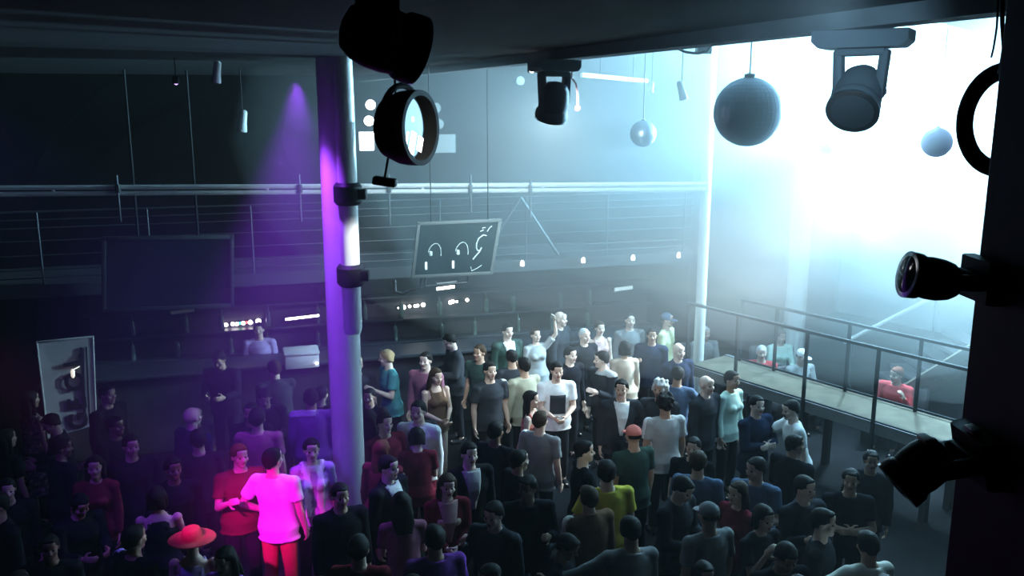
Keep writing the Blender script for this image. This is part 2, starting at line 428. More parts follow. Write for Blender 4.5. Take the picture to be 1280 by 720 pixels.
# white chest on the counter by the purple pillar
p = bw(380, 470, -.15); cbx = empty('white_chest', (p.x, p.y - .1, 1.1), 'white box standing on the bar left of the purple pillar', 'box')
cbx.location.z = 1.096
cbx.rotation_euler.z = math.atan(.3)
bm = NB(); bmesh_box(bm, (0, 0, .09), (.44, .34, .18), None, .02); child('body', bm, M_box, cbx)
bm = NB(); bmesh_box(bm, (0, 0, .2), (.46, .36, .045), None, .015); child('lid', bm, M_box, cbx)
bm = NB(); lathe(bm, [(.012, 0), (.016, .005), (.012, .02)], Matrix.Translation((.19, -.175, .06)) @ Matrix.Rotation(pi / 2, 4, 'X'), 12); child('indicator_light', bm, M_led_w, cbx)

# ------------------------------------------------------------------ framed hanging sign
M_beam2 = mat('sign_frame', (.11, .125, .125), .6)
def quad_panel(name, c4, label, cat, fm, pm, fw=.035, depth=.05):
    tl, tr_, br, bl = [Vector(p) for p in c4]
    e = empty(name, (tl + tr_ + br + bl) / 4, label, cat); off = e.matrix_world.inverted()
    tl, tr_, br, bl = [off @ p for p in (tl, tr_, br, bl)]
    n = (tr_ - tl).cross(bl - tl).normalized(); n = n if n.y > 0 else -n
    bm = NB(); q = [bm.verts.new(p) for p in (tl, tr_, br, bl)] ; q2 = [bm.verts.new(p + n * depth * .8) for p in (tl, tr_, br, bl)]
    bm.faces.new(q); bm.faces.new(q2[::-1])
    for i in range(4): j = (i + 1) % 4; bm.faces.new((q[i], q2[i], q2[j], q[j]))
    child('panel', bm, pm, e, False)
    bm = NB()
    for a, b in ((tl, tr_), (tr_, br), (br, bl), (bl, tl)):
        d = (b - a).normalized(); F = Matrix((d.cross(n), n, d)).transposed(); bmesh_box(bm, (a + b) / 2 + n * depth * .3, (fw, depth, (b - a).length + fw), F, .006)
    child('frame', bm, fm, e)
    return e, tl, tr_, br, bl, n
SG = [atY(523.5, 280, 9.2), atY(625, 275.5, 9.35), atY(614, 341, 9.35), atY(516, 346, 9.2)]
sg, tl, tr_, br, bl, n = quad_panel('framed_sign', SG, 'tilted framed sign with drawn bottles and a squiggle', 'sign', M_beam2, M_glasspanel)
def sp(u, v): return tl.lerp(tr_, u).lerp(bl.lerp(br, u), v) - n * .008
M_draw = mat('sign_drawing', (.62, .70, .70), .6)
def draw(name, uv, r=.007):
    bm = NB(); path(bm, [sp(u, v) for u, v in uv], r, 6); child(name, bm, M_draw, sg)
for u0 in (.13, .47):
    draw('drawn_arch', [(u0 + .02 + .085 * (1 - cos(t)), .62 - .24 * sin(t)) for t in [i * pi / 10 for i in range(1, 11)]], .004)
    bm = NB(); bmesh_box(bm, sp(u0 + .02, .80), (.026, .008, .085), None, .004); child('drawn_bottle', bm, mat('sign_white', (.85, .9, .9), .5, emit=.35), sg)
    bm = NB(); lathe(bm, [(.001, -.03), (.018, -.02), (.018, .02), (.001, .03)], Matrix.Translation(sp(u0 + .06, .57)), 12); child('drawn_face', bm, M_draw, sg)
draw('drawn_squiggle', [(.86, .28), (.82, .26), (.765, .32), (.75, .42), (.755, .5), (.78, .56), (.81, .55), (.82, .5), (.80, .58), (.76, .66), (.735, .72)], .007)
draw('drawn_mark', [(.77, .19), (.81, .17), (.79, .13), (.83, .12)], .005); draw('drawn_mark', [(.86, .2), (.88, .13), (.91, .1)], .005)
draw('drawn_ground', [(.72, .86), (.74, .94), (.80, .9), (.86, .84)], .004)
for u in (.15, .85):
    p = sg.matrix_world @ (tl.lerp(tr_, u)); bm = NB(); off = sg.matrix_world.inverted()
    path(bm, [off @ p, off @ Vector((p.x, p.y + .02, 4.9))], .006); child('hanger_wire', bm, M_black, sg)
# the bracket under the sign
e = empty('sign_bracket', atY(538, 352, 9.28), 'grey bracket frame hanging under the framed sign', 'bracket'); off = e.matrix_world.inverted()
bm = NB(); path(bm, [off @ atY(x, y, 9.28) for x, y in ((493, 350), (494, 364), (503, 367), (512, 363), (526, 359), (527, 347))], .018); child('hook', bm, M_steel, e)
bm = NB(); path(bm, [off @ atY(x, y, 9.28) for x, y in ((532, 347), (532, 358), (584, 353), (585, 345))], .014); child('rod_frame', bm, M_steel, e)

# dark screens and poster on the left
SC = [bw(150, 292, .0), bw(303, 290, .0), bw(303, 372, .0), bw(150, 378, .0)]
quad_panel('wall_screen', [p + Vector((0, -.45, 0)) for p in SC], 'large dark screen hanging at the left below the truss', 'screen', mat('screen_rim', (.05, .055, .06), .5), M_screen, .05, .08)
for px in (190, 262):
    p = bw(px, 291, 0) + Vector((0, -.42, 0)); bm = NB(); tube(bm, p, (p.x, p.y, 4.9), .015); o = obj('screen_pole', bm, M_black); tag(o, 'thin black pole holding the dark left screen', 'pole', 'poles of the dark screen')
PS = [atY(46, 428, 9.5), atY(115, 421, 9.5), atY(120, 512, 9.2), atY(62, 545, 9.2)]
PS = [atY(46, 428, 9.5), atY(116, 421, 9.7), atY(120, 530, 9.7), atY(60, 548, 9.5)]
po, tl, tr_, br, bl, n = quad_panel('banner_poster', PS, 'white banner with black letters and two black lines behind the left crowd', 'banner', M_poster, M_poster, .02, .03)
F = Matrix((-(tl - bl).normalized(), ((tr_ - tl) - (tr_ - tl).dot((tl - bl).normalized()) * (tl - bl).normalized()).normalized(), Vector((0, 0, 0)))).transposed()
upv = (tl - bl).normalized(); rtv = (tr_ - tl).normalized()
for ch, v, u in (('G', .90, .62), ('E', .71, .62), ('O', .46, .60), ('L', .24, .60)):
    fc = bpy.data.curves.new('letter', 'FONT'); fc.body = ch; fc.size = .27; fc.extrude = .004; fc.offset = .009; fc.align_x = 'CENTER'
    tmp = bpy.data.objects.new('tmp_letter', fc); COL.objects.link(tmp); dg = bpy.context.evaluated_depsgraph_get(); me = bpy.data.meshes.new_from_object(tmp.evaluated_get(dg)); bpy.data.objects.remove(tmp)
    base = tl.lerp(tr_, u).lerp(bl.lerp(br, u), v) - n * .012
    R = Matrix((upv, -rtv, -n)).transposed().to_4x4()
    me.transform(Matrix.Translation(base + rtv * .10) @ R); me.materials.append(M_ink)
    o = bpy.data.objects.new('letter', me); COL.objects.link(o); o.parent = po
for u, ww in ((.78, .025), (.87, .018)):
    a = tl.lerp(tr_, u).lerp(bl.lerp(br, u), .10) - n * .008; b = tl.lerp(tr_, u).lerp(bl.lerp(br, u), .97) - n * .008
    bm = NB(); d = (b - a).normalized(); bmesh_box(bm, (a + b) / 2, (ww, .008, (b - a).length), Matrix((d.cross(n), n, d)).transposed()); child('printed_line', bm, M_ink, po, False)
for s in (0, 1):
    p = po.matrix_world @ (bl.lerp(br, .1 + .8 * s)); bm = NB(); off = po.matrix_world.inverted(); tube(bm, off @ (p + Vector((0, .05, .1))), off @ Vector((p.x, p.y + .05, 0)), .015); child('stand_pole', bm, M_black, po)
p = atY(91, 467, 9.48); bm = NB(); lathe(bm, [(.008, -.05), (.02, -.03), (.022, .03), (.01, .05)], Matrix.Translation(p), 14); tube(bm, p + Vector((0, 0, .04)), p + Vector((.01, .14, .04)), .006)
tag(obj('poster_lamp', bm, mat('poster_lamp', (1, .9, .75), .5, emit=.9)), 'small warm lamp glowing in front of the white banner', 'lamp')

# wall lamps: discs and squares either side of the round lamp
for px, py, kind, bright, lab in [(463, 131, 'd', 1, 'upper bright white disc lamp by the purple pillar'), (461, 151, 'd', 1, 'lower bright white disc lamp by the purple pillar'), (458.5, 176.5, 's', 1, 'bright white square lamp below two discs by the purple pillar'),
                                  (544.5, 135, 'd', 0, 'upper grey disc lamp right of the round black lamp'), (548, 155, 'd', 0, 'lower grey disc lamp right of the round black lamp'), (556.5, 179.5, 'r', 0, 'grey rectangular lamp right of the round black lamp'), (650, 101, 'd', 0, 'small grey disc lamp left of the hanging moving head')]:
    p = bw(px, py, 1.0); p = EYE + (p - EYE) * 1.0
    e = empty('wall_lamp', p, lab, 'lamp', 'wall lamps high on the back wall'); k = p.y / 9.0
    Mx = Matrix.Rotation(math.atan(.3), 4, 'Z') @ Matrix.Rotation(pi / 2, 4, 'X')
    sz = p.y * (1 if px < 600 else .85)
    bm = NB(); bm2 = NB()
    if kind == 'd':
        r = 6.3 * sz / FPX
        lathe(bm, [(r * 1.12, -.05), (r * 1.12, .0), (r * 1.0, .012)], Mx, 28); lathe(bm2, [(r * .98, .0), (r * .98, .02), (r * .6, .03)], Mx, 28)
    else:
        hw = (9 if kind == 's' else 13) * sz / FPX; hh = 11.3 * sz / FPX
        R3 = Matrix.Rotation(math.atan(.3), 3, 'Z')
        bmesh_box(bm, (0, .02, 0), (2 * hw + .02, .05, 2 * hh + .02), R3, .008); bmesh_box(bm2, (0, -.012, 0), (2 * hw, .025, 2 * hh), R3, .006)
    child('housing', bm, M_black, e); child('diffuser', bm2, M_glow if bright else M_glow_soft, e)
    off = e.matrix_world.inverted(); bm = NB(); q = p + Vector((-.287 * 0, .04, 0)); tube(bm, off @ q, off @ (q + Vector((-.12, .42, 0))), .015); child('wall_arm', bm, M_black, e)

# ------------------------------------------------------------------ lamps and mirror balls
def moving_head(M, s, label, head_tilt=0.0, lens_m=None, group=None, bw_=1.0, M_black=M_black, glint_plates=False):
    """base at the origin, hanging along -z of M"""
    e = empty('moving_head_light', M @ Matrix.Scale(s, 4), label, 'stage light', group)
    bm = NB(); extrude_poly(bm, [(x * bw_, y) for x, y in ((-.20, -.02), (-.20, -.06), (-.17, -.095), (.17, -.095), (.20, -.06), (.20, -.02), (.20, .0), (-.20, .0))], Matrix.Translation((0, .13, 0)) @ Matrix.Rotation(pi / 2, 4, 'X'), .26); child('base', bm, M_black, e, False)
    bm = NB()
    for sx in (-1, 1):
        bmesh_box(bm, (sx * .118, 0, -.235), (.055, .10, .27), Matrix.Rotation(sx * .06, 3, 'Y'), .018)
    bmesh_box(bm, (0, 0, -.115), (.26, .11, .045), None, .012); child('yoke', bm, M_black, e)
    Mh = Matrix.Translation((0, 0, -.335)) @ Matrix.Rotation(head_tilt, 4, 'X')
    bm = NB(); lathe(bm, [(.05, .15), (.09, .135), (.118, .09), (.132, .03), (.134, -.04), (.128, -.09), (.142, -.11), (.146, -.16), (.138, -.178)], Mh, 22)
    h = child('head', bm, M_black, e)
    bm = NB(); lathe(bm, [(.128, -.172), (.128, -.182), (.07, -.192), (.001, -.195)], Mh, 24); child('lens', bm, lens_m or M_lens, h)
    bm = NB(); lathe(bm, [(.139, -.166), (.147, -.168), (.147, -.182), (.139, -.184)], Mh, 28); child('bezel', bm, M_chrome, h)
    if glint_plates:  # white plates stand in for light glints on the head
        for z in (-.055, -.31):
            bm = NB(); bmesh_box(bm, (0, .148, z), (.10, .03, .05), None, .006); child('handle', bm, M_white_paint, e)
    bm = NB(); lathe(bm, [(.013, -.15), (.02, -.14), (.02, .14), (.013, .15)], Mh @ Matrix.Rotation(pi / 2, 4, 'Y'), 12); child('pivot', bm, M_steel, e)
    return e

def Rz(a): return Matrix.Rotation(radians(a), 4, 'Z')
def Ry(a): return Matrix.Rotation(radians(a), 4, 'Y')
def Rx(a): return Matrix.Rotation(radians(a), 4, 'X')
T = Matrix.Translation
p = atY(1081, 21, 4.15); moving_head(T((p.x, p.y, 4.825)) @ Rz(-32), .80, 'large moving head tinted haze grey, hanging right of the big mirror ball', radians(-52), bw_=1.28, M_black=M_hazeh)
p = atY(693, 68, 6.9); moving_head(T((p.x, p.y, 4.825)) @ Rz(25), .86, 'moving head hanging under the soffit beside a red light', radians(22), M_lens, M_black=M_hazeh)
p = atY(471, 0, 2.5); moving_head(T((p.x, p.y, 4.9)) @ Rz(-62), .66, 'big black moving head at the top centre above the purple pillar', radians(74))
# dark pillar near the camera on the right and the heads fixed to it
pe = atY(1214, 400, 2.4)
bm = NB(); bmesh_box(bm, (pe.x + .25, 2.2, 2.75), (.50, .4, 5.5), None, .01)
tag(obj('pillar', bm, M_blackp, smooth=False), 'near black pillar filling the right edge', 'pillar', kind='structure')
px0 = pe.x
p = atY(1215, 349, 2.33); moving_head(T((px0 - .002, 2.33, p.z)) @ Ry(90) @ Rz(90), .43, 'black moving head on the right pillar at mid height', radians(10))
p = atY(1205, 566, 2.25); moving_head(T((px0 - .002, 2.25, p.z)) @ Ry(78) @ Rz(90), .50, 'lower black moving head on the right pillar near the bottom', radians(-30), glint_plates=True)

def round_lamp(M, R, label, lens_m):
    """a deep round can facing -y of M with a yoke hoop"""
    e = empty('round_lamp', M, label, 'stage light')
    Mx = Matrix.Rotation(pi / 2, 4, 'X')
    bm = NB(); lathe(bm, [(R * .45, -.16), (R * .8, -.13), (R * .97, -.05), (R, .0), (R, .06), (R * .86, .06), (R * .86, -.06)], Mx, 40); child('can', bm, M_black, e)
    bm = NB(); lathe(bm, [(R * .845, .018), (R * .6, -.01), (R * .3, -.03), (.002, -.035)], Mx, 40); child('reflector', bm, lens_m, e)
    bm = NB(); bmesh.ops.create_icosphere(bm, subdivisions=2, radius=R * .12, matrix=T((-R * .1, .0, R * .22))); child('bulb', bm, M_glow, e)
    for x0, x1, z0, z1 in ((-.42, -.28, -.62, -.12), (-.2, .12, -.72, -.08), (.2, .52, -.6, -.16)):  # added glowing plates stand in for the bright patch in the dish
        bm = NB(); bmesh_box(bm, ((x0 + x1) / 2 * R, -.012, (z0 + z1) / 2 * R), ((x1 - x0) * R, .012, (z1 - z0) * R), Matrix.Rotation(.18, 3, 'Y'), .004); child('glow_plate', bm, M_glow, e)
    bm = NB(); path(bm, [(1.12 * R * cos(t), .05, 1.12 * R * sin(t)) for t in [radians(a) for a in range(-40, 221, 13)]], .016); child('yoke', bm, M_black, e)
    return e
p = atY(514, 160, 4.6)
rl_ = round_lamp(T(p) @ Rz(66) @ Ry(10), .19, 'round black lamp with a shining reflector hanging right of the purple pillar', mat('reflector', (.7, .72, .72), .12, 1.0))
bm = NB(); tube(bm, (p.x, p.y + .03, p.z + .26), (p.x, p.y + .03, 4.9), .014); off = rl_.matrix_world.inverted(); bm.transform(off); child('hanger_rod', bm, M_black, rl_)
p = atY(1254, 150, 2.62); rl2 = empty('ring_light', p, 'dark hoop of a ring light half hidden behind the right pillar', 'stage light')
bm = NB(); path(bm, [Vector((.085 * sin(t) * 1.0, -.06 * sin(t), .145 * cos(t))) for t in [2 * pi * i / 36 for i in range(37)]], .021, 10); child('hoop', bm, M_black, rl2)
bm = NB(); path(bm, [Vector((.07 * sin(t), -.06 * sin(t) - .012, .125 * cos(t))) for t in [2 * pi * i / 36 for i in range(37)]], .008, 8); child('diffuser', bm, M_lens, rl2)
bm = NB(); tube(bm, (0, 0, .14), (0, 0, 5.55 - p.z), .010); child('hanger_rod', bm, M_black, rl2)
# clamp box hanging below the round lamp
p = atY(481, 227, 4.9); e = empty('junction_box', p, 'small dark box hanging in front of the truss below the round lamp', 'box')
bm = NB(); bmesh_box(bm, (0, 0, 0), (.13, .09, .045), Matrix.Rotation(.15, 3, 'Y'), .01); child('body', bm, M_black, e)
bm = NB(); path(bm, [(0, 0, .02), (.02, 0, .12), (.08, .0, .3), (.06, 0, 4.9 - p.z)], .007); child('cable', bm, M_black, e)

def mirror_ball(p, r, label, m, top):
    e = empty('mirror_ball', p, label, 'mirror ball', 'mirror balls')
    bm = NB(); bmesh.ops.create_uvsphere(bm, u_segments=40, v_segments=22, radius=r)
    tf = bmesh.ops.inset_individual(bm, faces=bm.faces[:], thickness=r * .008, depth=r * .006)
    for v in bm.verts: v.co *= 1 + random.uniform(-.0015, .0015)
    child('ball', bm, m, e, False)
    bm = NB(); lathe(bm, [(r * .16, r * .95), (r * .16, r * 1.08), (r * .06, r * 1.12)], None, 16); child('cap', bm, M_steel, e)
    bm = NB(); tube(bm, (0, 0, r * 1.1), (0, 0, top - p.z), .006); child('hanging_rod', bm, M_steel, e)
p = atY(935, 140, 7.8); mirror_ball(p, .292, 'largest mirror ball, hanging in the glow', M_mirror, 5.55)
p = atY(804, 167, 10.0); mirror_ball(p, .146, 'small dark mirror ball left of the largest one', M_mirror, 5.55)
p = atY(1035, 182, 10.6); mirror_ball(p, .104, 'tiny pale mirror ball lost in the bright haze', M_mirror, 5.55)
p = atY(1171, 178, 9.2); mirror_ball(p, .152, 'violet mirror ball against the white glow', M_violetm, 5.55)
bm = NB(); p = atY(943, 60, 7.8); bmesh_box(bm, (p.x, p.y, 5.46), (.16, .16, .18), None, .01); tag(obj('ball_motor', bm, M_beam), 'grey motor box above the largest mirror ball', 'motor')

# stage blinder giving the white glow
def blinder(P, tgt, label, plate):
    e = empty('stage_blinder', P, label, 'stage light', 'stage blinders')
    R_ = (Vector(tgt) - P).to_track_quat('-Z', 'Y').to_matrix().to_4x4(); Mi = (T(P) @ R_).inverted()
    bm = NB(); bmesh_box(bm, (0, 0, .1), (.62, .42, .16), None, .02); child('housing', bm, M_black, e)
    for sx in (-1, 1):
        bm = NB(); lathe(bm, [(.13, .02), (.13, .0), (.09, -.012), (.001, -.02)], T((sx * .15, 0, 0)), 24); child('lens', bm, M_blinder, e)
    if plate:   # added plate under the lamp, blocks its light from the front crowd
        bm = NB(); bmesh_box(bm, R_.inverted() @ Vector((-.42, -.46, -.20)), (.76, .8, .012), R_.inverted().to_3x3(), .004); child('light_blocker', bm, M_black, e, False)
    q = P + R_.to_3x3() @ Vector((0, 0, .2)); bm = NB(); tube(bm, Mi @ q, Mi @ Vector((q.x, q.y, 5.55)), .02); child('hanger_rod', bm, M_black, e)
    e.rotation_euler = R_.to_euler()
blinder(GLOW, (1.5, 7.5, 2.0), 'upper blinding white stage lamp lost in the glare on the right', True)
blinder(LOWLAMP, LOWLAMP + Vector((-.5, -1, .1)), 'added lower stage lamp filling the glare above the seats', False)

# small hanging fixtures
def small_spot(p, L, label, m, top, tilt=.15):
    e = empty('hanging_spotlight', p, label, 'spotlight', 'small hanging spotlights'); R3 = Matrix.Rotation(tilt, 4, 'Y')
    bm = NB(); lathe(bm, [(L * .10, L * .5), (L * .17, L * .42), (L * .19, -.1 * L), (L * .24, -.45 * L), (L * .22, -.5 * L)], R3, 16); child('can', bm, m, e)
    bm = NB(); lathe(bm, [(L * .2, -.5 * L), (L * .12, -.53 * L), (.001, -.54 * L)], R3, 16); child('lens', bm, M_lens, e)
    bm = NB(); tube(bm, (0, 0, L * .45), (0, 0, top - p.z), .006); child('hanger', bm, M_black, e)
small_spot(atY(271, 90, 8.5), .20, 'small spotlight with its white reflection painted on, hanging high left, upper of the two', M_white_paint, 4.9)  # white can stands in for the reflection on a hung head
small_spot(atY(303.5, 151, 10.0), .24, 'small spotlight with its white reflection painted on, hanging high left, lower of the two', M_white_paint, 4.9)
small_spot(atY(815, 109, 11), .12, 'tiny white spotlight above the small mirror ball', M_white_paint, 5.55)
small_spot(atY(852, 113, 9.5), .2, 'slim white spotlight on a rod left of the largest mirror ball', M_white_paint, 5.55, -.3)
p = atY(220, 102, 8.0); e = empty('violet_lamp', p, 'tiny violet lamp high on the dark left side', 'lamp')
bm = NB(); lathe(bm, [(.02, .05), (.03, .03), (.03, -.01), (.02, -.02)], None, 14); child('housing', bm, M_black, e); bm = NB(); lathe(bm, [(.018, -.02), (.001, -.03)], None, 12); child('lens', bm, M_led_v, e)
bm = NB(); tube(bm, (0, 0, .04), (0, 0, 4.9 - p.z), .006); child('hanger', bm, M_black, e)
# red lamp on its curved holder beside the second moving head
p = atY(722, 135, 7.6); e = empty('red_lamp', p, 'small glowing red lamp beside the hanging moving head', 'lamp')
bm = NB(); bmesh.ops.create_icosphere(bm, subdivisions=2, radius=.024); child('bulb', bm, mat('red_bulb', (1, .25, .22), .5, emit=5, ecol=(1, .15, .13)), e)
q = atY(718, 98, 7.6) - p; bm = NB(); path(bm, [(0, 0, .02), (.0, 0, .10), (-.015, 0, .2), (q.x - .02, 0, q.z), (q.x - .02, 0, 5.55 - p.z)], .009); child('holder', bm, mat('red_tint', (.5, .25, .26), .5), e)
p = atY(668, 85, 7.3); e = empty('bright_lamp', p, 'tiny bright white lamp cluster left of the hanging moving head', 'lamp')
bm = NB(); bmesh_box(bm, (0, .03, .01), (.11, .05, .09), None, .01); child('housing', bm, M_black, e)
for q in ((-.02, -.0, -.02), (.0, 0, .0), (.045, 0, .015), (-.03, 0, .03)):
    bm = NB(); bmesh.ops.create_icosphere(bm, subdivisions=2, radius=.02, matrix=T(q)); child('bulb', bm, M_glow, e)
bm = NB(); tube(bm, (0, .03, .04), (0, .03, 4.85 - p.z), .01); child('hanger', bm, M_black, e)
# white box lamp with looping cable near the ceiling
p = atY(880, 59, 8.0); e = empty('ceiling_box_lamp', p, 'white square lamp with a looping black cable near the ceiling', 'lamp')
bm = NB(); bmesh_box(bm, (0, 0, 0), (.13, .12, .11), Matrix.Rotation(.1, 3, 'Y'), .012); child('body', bm, M_white_paint, e)
bm = NB(); tube(bm, (0, 0, .05), (0, 0, 5.55 - p.z), .012); child('hanger', bm, M_steel, e)
bm = NB(); path(bm, [atY(x, y, 7.9) - p for x, y in ((832, 50), (843, 59), (857, 65), (872, 67), (884, 64), (891, 55))], .011); child('cable', bm, M_black, e)
# cables beside the dark pillar
for k, (pts, r) in enumerate([([(1253, -10), (1253, 30), (1255, 60), (1250, 92)], .006), ([(1248, -5), (1246, 34), (1242, 60), (1239, 72)], .003)]):
    bm = NB(); path(bm, [atY(x, y, 2.5) for x, y in pts], r); tag(obj('cable', bm, M_black), ['thick black cable hanging beside the right pillar', 'thin black cable hanging left of the thick one'][k], 'cable')
# ------------------------------------------------------------------ raised walkway and its railings
U = Vector((.6, -.8, 0)); V = Vector((.8, .6, 0)); ZW = 1.0
W0 = atZ(862, 455, ZW); W1 = atZ(1200, 560, ZW); U = (W1 - W0).normalized(); V = Vector((-U.y, U.x, 0)); V = V if V.x > 0 else -V
LW = (W1 - W0).length + 1.6; WW = .72
wk = empty('raised_walkway', W0, 'raised walkway with pale deck running to the right pillar', 'walkway')
Rw = Matrix((U, V, Vector((0, 0, 1)))).transposed()
def wl(u, v, z): return U * u + V * v + Vector((0, 0, z))
bm = NB(); bmesh_box(bm, wl(LW / 2, WW / 2, -.03), (LW, WW, .06), Rw, .006); child('deck', bm, M_deck, wk, False)
bm = NB(); bmesh_box(bm, wl(LW / 2, -.03, -.06), (LW, .06, .14), Rw, .005); child('edge_trim', bm, M_beam, wk, False)
bm = NB(); bmesh_box(bm, wl(LW / 2, WW + .03, -.06), (LW, .06, .14), Rw, .005); child('edge_trim', bm, M_beam, wk, False)
for u in (.2, 1.8, 3.4, 5.0):
    for v in (.1, WW - .1):
        bm = NB(); bmesh_box(bm, wl(u, v, -.53), (.08, .08, .94), Rw, .005); child('leg', bm, M_rail, wk, False)
def railing(vo, us, us_end, label, drop=0.0):
    e = empty('walkway_railing', W0 + V * vo, label, 'railing', None)
    H = .86
    for u in us: bm = NB(); bmesh_box(bm, U * u + Vector((0, 0, (H - drop) / 2)), (.035, .035, H + drop), Rw, .003); child('post', bm, M_rail, e, False)
    bm = NB(); bmesh_box(bm, U * ((us[0] + us_end) / 2) + Vector((0, 0, H + .012)), (us_end - us[0] + .04, .045, .035), Rw, .004); child('handrail', bm, M_rail, e, False)
    bm = NB(); bmesh_box(bm, U * ((us[0] + us_end) / 2) + Vector((0, 0, .035)), (us_end - us[0], .02, .02), Rw, .003); child('bottom_rail', bm, M_rail, e, False)
    return e
def ufor(px, vo):
    # distance along the walkway whose foot projects on this pixel column
    best = min((abs(((lambda q: 640 + FPX * (q - EYE).x / ((q - EYE).dot(Vector((0, cos(TILT), -sin(TILT))))))(W0 + V * vo + U * (k * .02)) - px)), k * .02) for k in range(0, 320)); return best[1]
railing(-.08, [0.02] + [ufor(x, -.08) for x in (918, 1004, 1091)] + [ufor(1205, -.08)], LW, 'nearer dark railing of the walkway, facing the dance floor', .32)
railing(WW - .04, [.3] + [ufor(x, WW - .04) for x in (967, 1057, 1143)] + [ufor(1215, WW - .04)], LW, 'farther thin railing of the walkway, towards the seats')

# stair beyond the walkway
s0 = atY(1055, 428, 12.6); s1 = atY(1185, 362, 12.0)
st = empty('staircase', (s0.x, s0.y, 0), 'pale staircase climbing to the right behind the walkway', 'staircase'); off = st.matrix_world.inverted()
bm = NB(); tube(bm, off @ s0, off @ s1, .03); child('handrail', bm, M_truss, st)
q0 = atY(1140, 490, 11.4); q1 = atY(1250, 424, 10.9)
bm = NB(); d = q1 - q0; n = Vector((0, -1, 0)); F = Matrix((d.normalized(), n, d.normalized().cross(n))).transposed(); bmesh_box(bm, off @ ((q0 + q1) / 2), (d.length + .6, .05, .34), F, .01); child('stringer', bm, M_deck, st, False)
for k in range(6):
    t = (k + .5) / 6; c = q0.lerp(q1, t) + Vector((.0, .55, -.12)); bm = NB(); bmesh_box(bm, off @ c, (.26, 1.05, .05), None, .006); child('step', bm, M_bar, st, False)
for t in (.1, .9):
    c = s0.lerp(s1, t); bm = NB(); tube(bm, off @ c, off @ Vector((c.x, c.y, 0.0)), .02); child('post', bm, M_rail, st)
    c = q0.lerp(q1, t); bm = NB(); tube(bm, off @ (c + Vector((0, .1, 0))), off @ Vector((c.x, c.y + .1, 0)), .03); child('post', bm, M_rail, st)

# ------------------------------------------------------------------ people: body parts as overlapping solids, fused into one skin
def ell(bm, c, r, M=None, rot=None):
    v = bmesh.ops.create_icosphere(bm, subdivisions=3 if max(r) > .03 else 2, radius=1)['verts']
    X = (M or Matrix()) @ T(Vector(c)) @ (rot.to_4x4() if rot else Matrix()) @ Matrix.Diagonal((*r, 1))
    bmesh.ops.transform(bm, matrix=X, verts=v)


def capsule(bm, p0, r0, p1, r1, flat=False, n=14):
    p0 = Vector(p0); p1 = Vector(p1); tube(bm, p0, p1, r0, r1, n)
    ell(bm, p0, (r0,) * 3)
    if not flat: ell(bm, p1, (r1,) * 3)


def loft(bm, rings, M, n=24):
    """rings (z, half width, half depth, y shift) of a trunk, closed"""
    R = []
    for z, a, b, yo in rings:
        R.append([bm.verts.new(M @ Vector((a * cos(t) * (1 + .06 * cos(2 * t)), b * sin(t) + yo, z))) for t in [2 * pi * i / n for i in range(n)]])
    for p, q in zip(R, R[1:]):
        for i in range(n): j = (i + 1) % n; bm.faces.new((p[i], p[j], q[j], q[i]))
    bm.faces.new(R[0][::-1]); bm.faces.new(R[-1])


def fuse(bm, name, voxel, smooth, faces, wrinkle=0.0):
    bmesh.ops.recalc_face_normals(bm, faces=bm.faces)
    me = bpy.data.meshes.new('tmp'); bm.to_mesh(me); bm.free()
    o = bpy.data.objects.new('tmp_fuse', me); COL.objects.link(o)
    m = o.modifiers.new('r', 'REMESH'); m.mode = 'VOXEL'; m.voxel_size = voxel
    m = o.modifiers.new('s', 'SMOOTH'); m.factor = .5; m.iterations = smooth
    dg = bpy.context.evaluated_depsgraph_get(); n = len(o.evaluated_get(dg).data.polygons)
    if n * 2 > faces:
        m = o.modifiers.new('d', 'DECIMATE'); m.ratio = faces / (n * 2.0)
        dg = bpy.context.evaluated_depsgraph_get()
    r = bpy.data.meshes.new_from_object(o.evaluated_get(dg)); r.name = name
    bpy.data.objects.remove(o); bpy.data.meshes.remove(me)
    if wrinkle:
        for v in r.vertices:
            q = v.co * 9; q.z *= 1.7
            v.co += v.normal * wrinkle * noise.noise(q)
    for p in r.polygons: p.use_smooth = True
    r.materials.clear()
    return r


ARM = dict(hang=((.14, .02, -1), (.06, .28, -1)), clasp=((.10, .22, -1), (-.62, .80, -.30)), cross=((.16, .30, -.95), (-1.0, .55, .12)),
           drink=((.16, .25, -.95), (-.25, .85, .50)), phone=((.12, .28, -.95), (-.42, .95, .16)), up=((.55, .25, .70), (-.15, .20, 1)),
           reach=((.18, .85, -.42), (.0, .9, -.05)), hip=((.50, -.12, -.80), (-.55, .50, -.45)), lap=((.12, .45, -.9), (-.35, .9, -.35)), back=((.16, -.2, -1), (.0, -.05, -1)),
           side=((.75, .2, -.45), (.75, .35, -.25)), chin=((.20, .50, -.75), (-.25, .35, .95)))
#        right arm, left arm, lean fwd, lean side, twist, head yaw, head pitch, seated
POSE = dict(stand=('hang', 'hang', 3, 0, 0, 0, 0, 0), clasp=('clasp', 'clasp', 2, 0, 0, 4, 6, 0), cross=('cross', 'cross', 1, 0, 0, -10, 0, 0), drink=('drink', 'hang', 1, 2, 4, 12, 0, 0),
            phone=('phone', 'phone', 6, 0, 0, 0, 24, 0), up=('hang', 'up', 0, -3, 0, 6, -6, 0), reach=('reach', 'hang', 12, 0, 8, 10, 6, 0), hip=('hang', 'hip', 0, 2, 0, -20, 0, 0),
            turn=('hang', 'drink', 4, -2, -8, -28, 4, 0), side=('hang', 'side', 6, -6, 0, -15, 8, 0), chin=('chin', 'hang', 4, 0, 0, 0, 8, 0), sit=('lap', 'lap', 8, 0, 0, 8, 4, 1), sitturn=('lap', 'chin', 12, 3, 0, -25, 6, 1))


